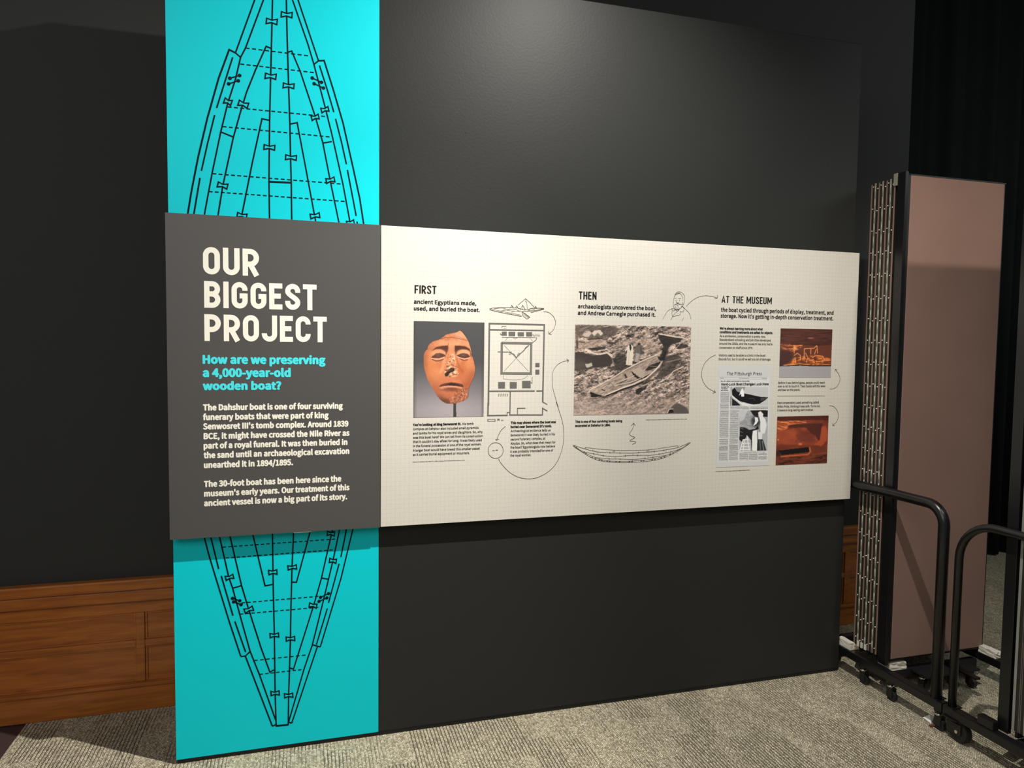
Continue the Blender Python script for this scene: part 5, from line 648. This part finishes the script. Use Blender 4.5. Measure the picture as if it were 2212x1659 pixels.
c.poly([(20, 540), (90, 520), (200, 550), (330, 590), (450, 575), (560, 555), (640, 640), (650, 700), (620, 770), (480, 790), (300, 800), (20, 850)], (56, 50, 47), .95, 2); c.ell(90, 760, 140, 90, (96, 86, 80), .7, 0, 3)
c.poly([(190, 735), (240, 730), (300, 710), (312, 770), (230, 800), (205, 790)], (190, 180, 170), .95)
c.poly([(25, 60), (75, 90), (80, 200), (70, 330), (75, 470), (40, 470), (30, 300)], (100, 88, 80), .8); c.poly([(40, 330), (72, 330), (66, 470), (45, 470)], D1, .6)
c.poly([(650, 640), (760, 560), (880, 560), (890, 740), (700, 800)], D1, .75, 4); c.poly([(560, 790), (860, 740), (900, 800), (760, 850), (640, 850)], (60, 54, 50), .8, 3)
c.poly([(780, 330), (1060, 290), (1280, 310), (1460, 400), (1500, 500), (1200, 560), (1180, 420), (1000, 360), (880, 420), (700, 440)], (212, 186, 168), .45, 3)
c.poly([(1440, 210), (1560, 240), (1900, 290), (1820, 360), (1700, 380), (1560, 430), (1480, 330)], D1, .9, 2); c.line([(1450, 205), (1620, 235), (1760, 260), (1910, 275)], 22, L1, .85)
c.poly([(1540, 380), (1700, 370), (1640, 450), (1560, 640), (1500, 600), (1530, 470)], D1, .9, 3); c.poly([(1740, 380), (1960, 390), (2000, 440), (1800, 470)], D1, .75, 2); c.line([(1740, 490), (1950, 270), (2040, 220)], 12, (190, 168, 152), .8)
c.poly([(1560, 600), (1780, 560), (1900, 640), (1760, 760), (1740, 860), (1500, 1000), (1380, 1000), (1500, 830)], (58, 52, 50), .72, 3); c.line([(1600, 700), (1950, 620)], 20, (150, 134, 124), .8); c.line([(1500, 1040), (1640, 960), (1720, 860), (1900, 780)], 20, L1, .8)
c.poly([(1380, 210), (1450, 170), (1460, 200), (1400, 260)], D1, .85)
c.poly([(1480, 560), (1640, 480), (1620, 560), (1500, 640)], D1, .6, 2)
# two robed figures
c.poly([(945, 395), (975, 390), (1005, 440), (1015, 590), (1000, 620), (990, 760), (880, 745), (905, 560), (900, 480), (860, 540), (870, 500)], (226, 212, 198), 1); c.poly([(940, 395), (975, 395), (975, 470), (958, 515), (945, 460)], (34, 30, 30), 1); c.line([(940, 520), (925, 740)], 6, (150, 138, 130), .7)
c.poly([(1090, 375), (1140, 375), (1165, 440), (1165, 560), (1125, 580), (1095, 710), (1030, 700), (1040, 560), (1050, 430)], (104, 96, 94), 1); c.poly([(1060, 540), (1125, 560), (1090, 700), (1032, 695)], (176, 162, 154), .95); c.poly([(1095, 365), (1135, 370), (1120, 400), (1090, 400)], (40, 36, 36), 1); c.line([(1140, 440), (1150, 560)], 10, (40, 36, 36), .8)
c.poly([(870, 755), (985, 765), (960, 785), (850, 775)], (30, 26, 26), .9); c.poly([(1015, 700), (1100, 705), (1060, 735), (1000, 725)], (34, 30, 30), .9)
# the boat
HULL = [(250, 1200), (600, 1010), (880, 830), (1120, 700), (1440, 570), (1520, 640), (1525, 690), (1470, 800), (1380, 880), (1240, 1000), (1040, 1090), (800, 1170), (540, 1290), (480, 1290), (330, 1240)]
c.poly([(x+20, y+40) for x, y in HULL], D1, .55, 3); c.poly(HULL, (172, 152, 140), .97, 1)
hm = c.poly_mask(HULL, 1); c.mix(hm*np.clip((c.noise(60, 14, 3, -.5)-.5)*4, 0, 1), (206, 188, 172), .7); c.mix(hm*np.clip((.45-c.noise(60, 12, 3, -.5))*6, 0, 1), (92, 80, 74), .7)
c.poly([(850, 920), (870, 900), (910, 970), (870, 975)], D1, .9); c.poly([(968, 850), (1060, 930), (1120, 970), (1170, 975), (1190, 1010), (1110, 1000), (1020, 950)], (30, 26, 26), .95); c.poly([(975, 845), (1120, 790), (1220, 880), (1190, 930), (1120, 965), (1040, 900)], (186, 170, 156), .9)
c.poly([(1210, 850), (1290, 760), (1480, 690), (1500, 720), (1440, 790), (1300, 840)], (40, 36, 36), .9); c.line([(1290, 765), (1420, 780)], 10, (180, 164, 150), .8); c.poly([(1060, 1000), (1260, 920), (1360, 850), (1400, 860), (1200, 1000)], (36, 32, 32), .8)
c.line([(700, 1080), (860, 1010), (1020, 940)], 22, (200, 184, 168), .95); c.line([(720, 1080), (900, 1010)], 10, (40, 36, 34), .9); c.line([(680, 1110), (960, 1060), (1180, 960), (1380, 850)], 14, (208, 190, 174), .9); c.line([(760, 1110), (980, 1070), (1150, 990)], 10, (60, 52, 48), .7)
c.line([(255, 1195), (600, 1010), (880, 828), (1120, 698), (1440, 568)], 16, (222, 204, 188), .95); c.line([(620, 1015), (900, 840), (1140, 715), (1400, 600)], 7, (110, 96, 88), .8)
c.line([(535, 1278), (800, 1160), (1040, 1075), (1240, 975), (1390, 850), (1500, 720)], 20, (230, 214, 198), .98); c.line([(540, 1292), (810, 1185), (1050, 1105), (1180, 1045)], 20, (34, 30, 30), .95); c.line([(1172, 950), (1182, 1010)], 9, (224, 208, 192), .9)
c.poly([(272, 1210), (480, 1280), (380, 1310), (290, 1315)], (32, 30, 30), .98); c.line([(250, 1200), (400, 1260), (520, 1285)], 10, (190, 172, 158), .9); c.line([(250, 1200), (70, 1350), (90, 1380)], 8, (80, 70, 64), .9); c.line([(620, 1060), (720, 1180)], 7, (90, 78, 72), .8); c.line([(470, 1180), (520, 1200)], 18, D1, .8)
c.line([(300, 1340), (390, 1335), (460, 1300)], 12, D1, .8)
c.poly([(1430, 600), (1540, 620), (1560, 560), (1550, 500), (1590, 520), (1560, 660), (1520, 690), (1470, 670)], (30, 28, 28), .9); c.line([(1460, 790), (1520, 680)], 16, (200, 184, 170), .8)
c.poly([(1055, 1200), (1120, 1130), (1260, 1100), (1230, 1160), (1160, 1210), (1100, 1270), (1050, 1250)], (44, 40, 40), .92); c.line([(1080, 1160), (1260, 1080), (1290, 1110)], 16, L1, .7); c.poly([(1130, 1130), (1250, 1105), (1180, 1160)], (120, 108, 100), .7)
c.ell(1640, 1400, 130, 70, (196, 172, 156), .6, .3, 4); c.poly([(1680, 1510), (1800, 1420), (1960, 1500), (2000, 1600), (1700, 1600)], (84, 76, 74), .9, 2); c.poly([(1640, 1530), (1700, 1510), (1720, 1590), (1620, 1600)], (26, 24, 26), .95); c.line([(1610, 1590), (1640, 1530), (1710, 1520)], 16, L1, .8); c.line([(1680, 1500), (1790, 1410)], 12, D1, .8)
c.line([(300, 1600), (420, 1560), (560, 1600)], 26, (214, 180, 160), .7)
c.print_('excavation_photograph', PRINTS['dig'], YPH, cp_, 'printed sepia photograph of a wooden boat being dug out')

# --- worn plank
c = Canvas(130, 124, ((1145, 672), (1832, 685), (1805, 1325), (1120, 1325)), (78, 44, 38))
n1 = c.noise(120, 26, 4); c.I += (n1-.5)[..., None]*np.array([60, 34, 26]); c.mix(np.clip((.55-c.T)*.6, 0, 1)*np.clip((c.noise(160, 18, 2)-.5)*4, 0, 1), (120, 66, 54), .6)
c.mix(np.clip((.36-np.abs(c.T-.3)), 0, 1)*.0, (0, 0, 0)); c.line([(1145, 885), (1380, 880), (1600, 900), (1800, 890)], 16, (60, 30, 24), .6)
c.mix(c.poly_mask([(1140, 875), (1600, 900), (1830, 890), (1810, 1165), (1130, 1160)], 2), (104, 56, 40), .9)
o_ = c.poly_mask([(1140, 870), (1440, 890), (1400, 940), (1300, 980), (1160, 940)], 4); c.mix(o_*np.clip((c.noise(70, 14, 3)-.4)*4, 0, 1), (236, 140, 84), .9)
w_ = c.poly_mask([(1300, 1070), (1450, 1040), (1640, 1030), (1800, 1070), (1808, 1160), (1180, 1165), (1290, 1110)], 4); c.mix(w_*np.clip((c.noise(60, 20, 3)-.32)*4, 0, 1), (228, 130, 62), .95)
c.mix(c.poly_mask([(1120, 960), (1280, 980), (1300, 1060), (1200, 1160), (1120, 1160)], 4), (66, 42, 44), .8)
for q in (((1320, 900), (1320, 1000)), ((1460, 940), (1580, 935), (1620, 900), (1630, 1000)), ((1455, 940), (1450, 1060)), ((1540, 940), (1540, 1010)), ((1590, 1010), (1610, 950)), ((1320, 1030), (1360, 1000), (1400, 1030), (1400, 1090)), ((1560, 1060), (1600, 1030), (1700, 1040), (1720, 1090)), ((1470, 1000), (1500, 1060), (1480, 1120)), ((1330, 1060), (1340, 1130))): c.line(list(q), 11, (238, 150, 92), .85)
for q in (((1360, 1050), (1350, 1140)), ((1420, 1060), (1400, 1130)), ((1590, 1060), (1600, 1130), (1680, 1120)), ((1500, 980), (1510, 1040))): c.line(list(q), 10, (90, 44, 26), .8)
c.ell(1540, 800, 40, 9, (190, 100, 86), .8); c.line([(1180, 760), (1400, 780)], 6, (150, 84, 68), .5); c.ell(1330, 930, 26, 16, (250, 170, 100), .8)
c.line([(1120, 1165), (1200, 1175), (1400, 1155), (1600, 1170), (1810, 1165)], 13, (36, 16, 12), .95); c.line([(1180, 1160), (1380, 1140), (1500, 1150)], 9, (250, 170, 90), .8)
c.poly([(1110, 1176), (1400, 1165), (1600, 1177), (1820, 1173), (1820, 1340), (1110, 1340)], (164, 162, 166), 1)
c.print_('plank_photograph', PRINTS['plank'], YPH, cp_, 'printed photograph of an orange worn plank, upper of two')

# --- dark residue
c = Canvas(130, 118, ((1095, 733), (1782, 725), (1755, 1355), (1078, 1380)), (138, 62, 40))
c.I += (c.noise(90, 50, 4, -.2)-.5)[..., None]*np.array([90, 46, 32])
c.poly([(1090, 730), (1785, 722), (1780, 790), (1500, 780), (1300, 800), (1095, 790)], (74, 34, 28), .9, 3)
tl = c.poly_mask([(1095, 790), (1480, 790), (1480, 830), (1240, 850), (1220, 900), (1100, 940)], 2); c.mix(tl, (176, 84, 48), .8); c.mix(tl*np.clip((c.noise(90, 12, 3, .15)-.45)*6, 0, 1), (240, 146, 88), .9); c.mix(tl*np.clip((.42-c.noise(90, 12, 3, .1))*8, 0, 1), (60, 28, 22), .8)
c.poly([(1235, 860), (1300, 840), (1480, 830), (1700, 830), (1680, 900), (1670, 1040), (1640, 1050), (1600, 990), (1540, 960), (1480, 890), (1380, 880), (1260, 895)], (76, 38, 34), .9, 2); c.poly([(1350, 890), (1560, 970), (1600, 1060), (1500, 1080), (1380, 1060), (1340, 990)], (112, 54, 42), .7, 4)
c.poly([(1100, 940), (1240, 900), (1340, 1000), (1340, 1090), (1230, 1110), (1100, 1090)], (170, 78, 46), .6, 5); c.poly([(1690, 870), (1740, 860), (1765, 940), (1750, 1060), (1680, 1130), (1580, 1110), (1660, 1050)], (184, 84, 50), .8, 3); c.ell(1300, 940, 60, 40, (176, 84, 50), .7, 0, 4); c.ell(1450, 900, 34, 22, (160, 74, 48), .7)
c.ell(1400, 1103, 24, 16, (226, 120, 74), .95); c.ell(1108, 1038, 9, 14, (240, 150, 110), .9)
c.poly([(1078, 1150), (1300, 1110), (1755, 1130), (1755, 1360), (1075, 1385)], (96, 48, 32), .55, 6); c.mix(c.poly_mask([(1078, 1260), (1755, 1230), (1755, 1360), (1075, 1385)], 4)*np.clip((c.noise(80, 20, 3, -.1)-.45)*4, 0, 1), (44, 26, 20), .8)
c.line([(1150, 1265), (1340, 1250), (1500, 1240), (1535, 1200), (1525, 1150)], 20, (206, 104, 62), .8); c.poly([(1115, 1185), (1510, 1142), (1518, 1205), (1160, 1245)], (18, 14, 16), 1); c.ell(1110, 1220, 40, 40, (34, 20, 18), .7)
c.line([(1560, 1250), (1740, 1220)], 22, (150, 78, 52), .6); c.line([(1350, 1310), (1600, 1270)], 14, (140, 68, 44), .6)
c.print_('residue_photograph', PRINTS['residue'], YPH, cp_, 'printed photograph of dark residue on red wood, lower of two')

# --- newspaper page
c = Canvas(230, 376, ((322, 65), (1035, 68), (985, 1385), (280, 1408)), (203, 205, 206))
c.poly([(332, 215), (1000, 218), (965, 1330), (305, 1335)], (222, 224, 224), .55, 6)
ink = (50, 50, 54)
c.line([(332, 210), (965, 216)], 2.5, ink, .7); c.line([(332, 236), (963, 241)], 2.5, ink, .7); c.line([(345, 225), (385, 226)], 6, ink, .5); c.line([(590, 226), (720, 229)], 5, ink, .5); c.line([(895, 230), (962, 231)], 6, ink, .5)
tn = c.noise(9, 4, 1)
def column(x0, x1, y0, y1, gaps=()):
    m_ = c.poly_mask([(x0, y0), (x1, y0), (x1, y1), (x0, y1)], 0); rows = (((c.T*1330) % 12.4) < 7.2)*1.0
    for g0, g1 in gaps: m_ = m_*(1-((c.V > g0) & (c.V < g1)))
    c.mix(m_*rows*np.clip(.35+tn, 0, 1), (80, 80, 84), .66)
column(344, 458, 408, 545); column(340, 452, 556, 636); column(336, 450, 645, 735); column(330, 446, 742, 1012); column(326, 440, 1022, 1110); column(322, 438, 1120, 1195); column(318, 436, 1205, 1320)
column(470, 590, 650, 668); column(470, 582, 678, 790); column(466, 582, 796, 868); column(462, 578, 874, 1016); column(458, 574, 1026, 1095); column(456, 572, 1104, 1182); column(452, 570, 1190, 1258); column(450, 568, 1265, 1315)
column(472, 722, 602, 638); column(732, 975, 602, 636); column(590, 705, 1222, 1312); column(714, 830, 1222, 1310); column(842, 955, 1222, 1250); column(842, 955, 1258, 1306); column(610, 930, 1206, 1214)
# upper picture: dark hull, pale figure
c.poly([(470, 340), (980, 345), (978, 592), (468, 588)], (196, 198, 200), 1); c.poly([(530, 342), (670, 344), (640, 420), (560, 420)], (120, 120, 124), .7, 4)
c.poly([(495, 380), (530, 350), (560, 400), (610, 420), (700, 435), (880, 475), (980, 478), (940, 515), (860, 565), (780, 575), (680, 555), (600, 530), (540, 500), (495, 440)], (18, 18, 22), 1); c.poly([(870, 490), (975, 482), (930, 510), (880, 530)], (90, 90, 94), .7)
c.poly([(495, 490), (560, 540), (610, 585), (495, 588)], (24, 24, 28), .95); c.poly([(478, 345), (500, 345), (498, 400), (478, 380)], (150, 150, 154), .8); c.line([(510, 470), (620, 560), (700, 585)], 14, (236, 238, 238), .95); c.line([(482, 470), (480, 590)], 10, (30, 30, 34), .9); c.line([(490, 500), (488, 590)], 6, (230, 230, 230), .9)
c.poly([(618, 375), (635, 355), (648, 380), (655, 420), (655, 470), (620, 470), (612, 430), (585, 460), (600, 420)], (240, 242, 242), 1); c.line([(720, 495), (780, 490), (800, 520)], 4, (130, 130, 134), .7); c.poly([(640, 540), (740, 570), (880, 585), (700, 590), (620, 585)], (236, 238, 238), .7, 2)
# lower picture: two figures by a ladder
c.poly([(592, 652), (972, 652), (965, 1192), (585, 1196)], (176, 178, 182), 1); c.mix(c.poly_mask([(592, 652), (972, 652), (968, 950), (590, 950)], 0)*np.clip((c.noise(50, 40, 3)-.4)*3, 0, 1), (130, 132, 138), .6); c.poly([(592, 652), (700, 652), (650, 780), (592, 800)], (206, 208, 212), .8, 5)
c.poly([(735, 652), (972, 652), (970, 740), (910, 735), (880, 680), (845, 680), (840, 750), (780, 720)], (20, 18, 20), .95, 1); c.ell(810, 800, 60, 70, (40, 40, 46), .9)
c.poly([(840, 680), (875, 662), (912, 700), (905, 735), (940, 770), (955, 860), (930, 960), (880, 960), (862, 880), (865, 780)], (228, 230, 232), 1, 1); c.poly([(795, 745), (835, 745), (845, 790), (820, 830), (770, 865), (800, 800)], (236, 238, 238), 1, 1)
c.poly([(600, 870), (660, 880), (720, 910), (800, 900), (840, 850), (850, 900), (820, 910), (800, 1190), (752, 1190), (745, 1050), (700, 990), (620, 1070), (590, 1040)], (22, 20, 24), .95, 1)
c.poly([(770, 925), (822, 910), (826, 1190), (758, 1192), (760, 1000)], (238, 240, 240), 1); c.poly([(828, 940), (900, 940), (890, 1040), (835, 1040)], (226, 228, 230), .95); c.line([(832, 940), (838, 1040), (890, 1040)], 7, (26, 26, 30), .9)
c.poly([(832, 1042), (905, 1040), (950, 1188), (822, 1190)], (40, 40, 44), .95); c.line([(862, 1050), (872, 1190)], 10, (130, 132, 138), .8); c.line([(895, 1060), (915, 1190)], 12, (140, 142, 148), .8); c.line([(868, 800), (864, 930)], 6, (40, 40, 44), .8)
for q in (((640, 1040), (595, 1190)), ((690, 990), (722, 1180)), ((650, 1040), (712, 1035)), ((630, 1090), (722, 1090)), ((612, 1135), (725, 1135)), ((655, 1050), (640, 1185)), ((600, 1170), (730, 1175))): c.line(list(q), 13, (232, 234, 234), .95)
for q in (((600, 880), (640, 900)), ((598, 930), (632, 945)), ((596, 985), (630, 990)), ((690, 850), (780, 860)), ((640, 870), (700, 890))): c.line(list(q), 9, (120, 120, 124), .8)
np_ = c.print_('newspaper_page', PRINTS['news'], YPH, cp_, 'printed grey newspaper front page about the boat')
for o in LATER: o.parent = np_

# ================================================================== ROLLING STORAGE CARTS WITH FOLDED PARTITIONS
RX0, RX1 = 2.325, 2.365        # near rail
QX0, QX1 = 2.955, 2.995        # far rail
def small_caster(root, x, y, plate_z, name='caster'):
    """swivel with bright collar, small black wheel"""
    bm = bmesh.new(); add_cyl(bm, (x, y, plate_z-.012), (x, y, plate_z), .020, 16); add_cyl(bm, (x, y, plate_z-.020), (x, y, plate_z-.012), .013, 14)
    ca = obj(name, bm, m_metal, root, False); at(root, ca)
    bm = bmesh.new(); bmesh.ops.create_uvsphere(bm, u_segments=16, v_segments=10, radius=.0145, matrix=Matrix.Translation((x, y, plate_z-.026)) @ Matrix.Diagonal((1, 1, .78, 1)))
    add_cyl(bm, (x, y, plate_z-.024), (x, y, plate_z-.020), .017, 18)
    sw = obj('swivel_collar', bm, m_chrome, ca, True); sw['label'] = 'bright metal swivel collar'
    bm = bmesh.new(); wy = y-.012
    add_cyl(bm, (x-.009, wy, .0235), (x+.009, wy, .0235), .0235, 20)
    for s_ in (-1, 1): add_box(bm, x+s_*.012-.0015, x+s_*.012+.0015, wy-.01, y+.01, .018, plate_z-.030)
    obj('wheel', bm, m_rubber, ca)
    return ca
def big_caster(root, x, y, plate_z, name='caster'):
    bm = bmesh.new(); add_box(bm, x-.03, x+.03, y-.035, y+.035, plate_z-.004, plate_z, .001)
    add_cyl(bm, (x, y, plate_z-.02), (x, y, plate_z-.004), .022, 18)
    wy = y-.03
    for s_ in (-1, 1): add_box(bm, x+s_*.020-.002, x+s_*.020+.002, wy-.02, y+.018, .036, plate_z-.012, .001)
    ca = obj(name, bm, m_metal, root); at(root, ca)
    bm = bmesh.new(); add_cyl(bm, (x-.015, wy, .047), (x+.015, wy, .047), .047, 32)
    bmesh.ops.bevel(bm, geom=[e for e in bm.edges if abs(e.verts[0].co.x-e.verts[1].co.x) < 1e-6], offset=.004, segments=2, affect='EDGES')
    obj('wheel', bm, m_rubber, ca, False)
    bm = bmesh.new(); add_cyl(bm, (x-.024, wy, .047), (x+.024, wy, .047), .007, 12); obj('axle_bolt', bm, m_chrome, ca)
    return ca
def arch_pts(x, y0, y1, ztop, zb, r, n=9):
    P = [(x, y0, zb)]
    for i in range(n+1):
        a = math.pi - i*math.pi/2/n; P.append((x, y0+r+r*math.cos(a), ztop-r+r*math.sin(a)))
    for i in range(n+1):
        a = math.pi/2 - i*math.pi/2/n; P.append((x, y1-r+r*math.cos(a), ztop-r+r*math.sin(a)))
    P.append((x, y1, zb)); return P
def rail(root, name, x0, x1, y0, y1, z0=.092, z1=.130): return at(root, box(name, x0, x1, y0, y1, z0, z1, m_metal, root, .003))

cart = thing('storage_cart', 'black tubular rolling cart behind the right end of the cream panel', 'cart', (2.66, -.1, 0), 'storage carts in a row')
rail(cart, 'base_rail', RX0, RX1, -.603, .40); rail(cart, 'base_rail', QX0, QX1, -.603, .40)
at(cart, box('cross_beam', RX1, QX0, -.235, -.200, .052, .0915, m_matt, cart, .002))
at(cart, box('cross_beam', RX1, QX0, .10, .14, .085, .125, m_matt, cart, .002)); 
at(cart, box('center_plate', 2.735, 2.765, -.415, -.236, .0917, .1017, m_metal, cart, .001))
at(cart, tube('arch_handle', arch_pts(2.3445, -.558, .36, .972, .130, .085), .0230, m_metal, cart))
for x, yy_ in ((2.3445, -.558), (2.3445, .36)): at(cart, box('foot_plate', x-.022, x+.035, yy_-.022, yy_+.022, .129, .134, m_metal, cart, .001))
for yy_ in (-.14, -.31, -.574): small_caster(cart, 2.345, yy_, .092)
for x, q_ in ((2.575, -.268), (2.655, -.274), (2.738, -.285), (2.828, -.305)): small_caster(cart, x, q_, .082)
at(cart, box('caster_bar', 2.54, 2.87, -.325, -.2355, .0821, .0915, m_matt, cart, .001))
for yy_ in (-.55, .3): big_caster(cart, 2.975, yy_, .092)

cart2 = thing('storage_cart', 'black rolling cart with thinner rounded arch cut off by the right frame edge', 'cart', (2.66, -1.3, 0), 'storage carts in a row')
rail(cart2, 'base_rail', RX0, RX1, -2.1, -.609); rail(cart2, 'base_rail', QX0, QX1, -2.1, -.609)
at(cart2, box('cross_beam', RX1, QX0, -.935, -.895, .085, .125, m_matt, cart2, .002)); at(cart2, box('cross_beam', RX1, QX0, -1.9, -1.86, .085, .125, m_matt, cart2, .002))
at(cart2, tube('arch_handle', arch_pts(2.345, -2.0, -.637, .937, .130, .165), .0165, m_metal, cart2))
for x in (2.345,): at(cart2, box('foot_plate', x-.022, x+.03, -.660, -.615, .129, .134, m_metal, cart2, .001))
at(cart2, box('latch_block', 2.330, 2.362, -.835, -.765, .130, .168, m_metal, cart2, .004))
big_caster(cart2, 2.345, -.650, .092); big_caster(cart2, 2.345, -1.02, .092); big_caster(cart2, 2.975, -.66, .092); big_caster(cart2, 2.975, -1.9, .092); big_caster(cart2, 2.345, -1.9, .092)

def partition(loc_y, sgn, ncells, label, plain=False):
    """stack of folded panels; sgn=+1: post towards -y (near), leaves run to +y"""
    root = thing('folding_partition', label, 'partition', (2.66, loc_y, .13), 'folded partitions standing on the carts')
    X0, X1, Z0, Z1 = 2.374, 2.975, .157, 2.450
    Y = lambda d: loc_y + sgn*d
    def bx(name, x0, x1, d0, d1, z0, z1, m_, par=root, bev=0):
        o = box(name, x0, x1, min(Y(d0), Y(d1)), max(Y(d0), Y(d1)), z0, z1, m_, par, bev)
        if par is root: at(root, o)
        return o
    # end leaf: black post, fabric face
    bx('end_post', 2.370, 2.388, -.046, 0, .1305, 2.468, m_metal, root, .002)
    fr_ = bx('end_frame', 2.3885, 2.412, -.034, -.010, .142, 2.458, m_matt)
    bx('top_bar', 2.3885, 2.990, -.034, -.008, 2.455, 2.461, m_matt); bx('bottom_bar', 2.412, 2.990, -.030, -.008, .142, .153, m_matt); bx('end_frame', 2.9795, 2.990, -.030, -.008, .153, 2.455, m_matt)
    fp = bx('fabric_panel', 2.412, 2.979, -.036, -.012, .154, 2.454, m_mauve, root, .002); fp['label'] = 'dusty mauve fabric face'
    bx('top_bracket', 2.366, 2.384, .001, .020, 2.412, 2.468, m_hinge)
    for k in range(ncells):
        a, b_ = .018+k*.0235, .018+(k+1)*.0235
        lf = bx('folded_leaf', X0, X1, a+.0012, b_-.0012, Z0, Z1, m_aludk)
        # channel lips on the narrow edge
        bm = bmesh.new()
        for q in ((a+.0012, a+.0050), (b_-.0050, b_-.0012)): add_box(bm, X0-.0015, X0, min(Y(q[0]), Y(q[1])), max(Y(q[0]), Y(q[1])), Z0, Z1)
        obj('edge_channel', bm, m_alu, lf).location = -root.location - lf.location
        bm = bmesh.new()
        for r_ in range(0 if plain else 22):
            bmesh.ops.create_icosphere(bm, subdivisions=2, radius=.0030, matrix=Matrix.Translation((X0-.0014, Y((a+b_)/2+.002*(1 if k % 2 else -1)), Z1-.028-r_*.1065+(.012 if k % 2 else 0))))
        if plain: bm.free(); continue
        o = obj('rivets', bm, m_rivet, lf, True); o['kind'] = 'stuff'; o.location = -root.location - lf.location
    for k in range(ncells+1):
        d = .018+k*.0235
        if plain:
            if k % 2 == 0: bx('silver_strip', X0-.0024, X0-.0002, d-.006, d+.005, Z0, Z1, m_strip)
        elif k % 2 == 1:
            h_ = bx('piano_hinge', X0-.0028, X0-.0002, d-.0050, d+.0050, Z0, Z1, m_hinge)
            bm = bmesh.new()
            for i in range(38): add_cyl(bm, (X0-.0026, Y(d), Z0+.004+i*.06), (X0-.0026, Y(d), Z0+.058+i*.06), .0026, 8)
            o = obj('hinge_knuckles', bm, m_hinge, h_, True); o['kind'] = 'stuff'; o.location = -root.location - h_.location
        else:
            bx('fabric_edge', X0-.0020, X0, d-.0036, d+.0036, Z0+.002, Z1-.004, m_mauve)
    for k in (() if plain else (2, 3, 4)): bx('end_clip', X0-.006, X0-.001, .030+k*.0235, .042+k*.0235, Z0-.002, Z0+.024, m_foam)
    bm = bmesh.new()
    for k in range(0, ncells, 2): add_box(bm, 2.376, 2.95, min(Y(.024+k*.0235), Y(.036+k*.0235)), max(Y(.024+k*.0235), Y(.036+k*.0235)), .131, .157)
    at(root, obj('runner_bars', bm, m_matt, root))
    return root
partition(-.202, 1, 6, 'folded partition stack with mauve fabric face behind the nearer black arch')
partition(-.866, -1, 8, 'second folded partition stack, only its dark edge and silver strips in frame', True)

# ================================================================== SMALL THINGS
def rough_block(name, x0, x1, y0, y1, z0, z1, m_, lab, cat, jag=.004, group=None):
    bm = bmesh.new(); add_box(bm, x0, x1, y0, y1, z0, z1); bmesh.ops.subdivide_edges(bm, edges=bm.edges, cuts=4, use_grid_fill=True)
    for v in bm.verts:
        if z0+.001 < v.co.z: v.co += Vector((random.uniform(-jag, jag), random.uniform(-jag, jag), random.uniform(-jag, jag)*.5))
        v.co.z = max(v.co.z, z0); v.co.x = max(v.co.x, x0); 
    return tag(obj(name, bm, m_), lab, cat, group)
rough_block('foam_block', 2.334, 2.364, -.060, .030, .1312, .166, m_foam, 'white foam block on the rail just right of the charcoal wall', 'foam block', .0015, 'foam blocks on the cart')
rough_block('foam_block', 2.412, 2.512, -.234, -.160, .0930, .1295, m_foam, 'white foam wedge tucked under the lower left corner of the mauve panel', 'foam block', .003, 'foam blocks on the cart')
rough_block('foam_block', 2.959, 2.998, -.330, -.235, .1312, .163, m_foam, 'torn white foam block at the lower right corner of the mauve panel', 'foam block', .004, 'foam blocks on the cart')
bm = bmesh.new(); V = [bm.verts.new(p) for p in ((2.352, -.487, .004), (2.400, -.503, .012), (2.348, -.536, .002), (2.368, -.508, .026))]
for f in ((0, 1, 3), (1, 2, 3), (2, 0, 3), (0, 2, 1)): bm.faces.new([V[i] for i in f])
tag(obj('paper_scrap', bm, m_paper), 'crumpled white paper scrap on the carpet beside the big black caster', 'litter')
bm = bmesh.new(); add_box(bm, 2.322, 2.350, -.560, -.546, .0005, .006, .001); tag(obj('bark_chip', bm, m_red), 'rust-brown chip on the carpet next to the white scrap', 'litter')

# far black drape with a scalloped hem
bm = bmesh.new(); N = 240; zs_ = [0, 1, 2]
rows = []
for j in range(3):
    rows.append([])
    for i in range(N+1):
        x = 3.16+i*(8.6-3.16)/N; yy_ = 1.40+.045*math.sin(x*21+math.sin(x*5)*1.2)+.015*math.sin(x*47)
        z = (.020+.012*math.sin(x*13+.7)+.006*math.sin(x*31), 2.2, 4.36)[j]
        rows[-1].append(bm.verts.new((x, yy_, z)))
for j in range(2):
    for i in range(N): bm.faces.new((rows[j][i], rows[j][i+1], rows[j+1][i+1], rows[j+1][i]))
dr = obj('stage_curtain', bm, m_curt, None, True); md = dr.modifiers.new('thick', 'SOLIDIFY'); md.thickness = .004
tag(dr, 'long black curtain hanging in the dark behind the folded partitions', 'curtain')
bm = bmesh.new(); add_cyl(bm, (4.145, 1.325, 1.93), (4.145, 1.325, 2.08), .006, 10); obj('glint_bar', bm, m_chrome, dr)  # made-up chrome bar, stands in for a thin vertical glint
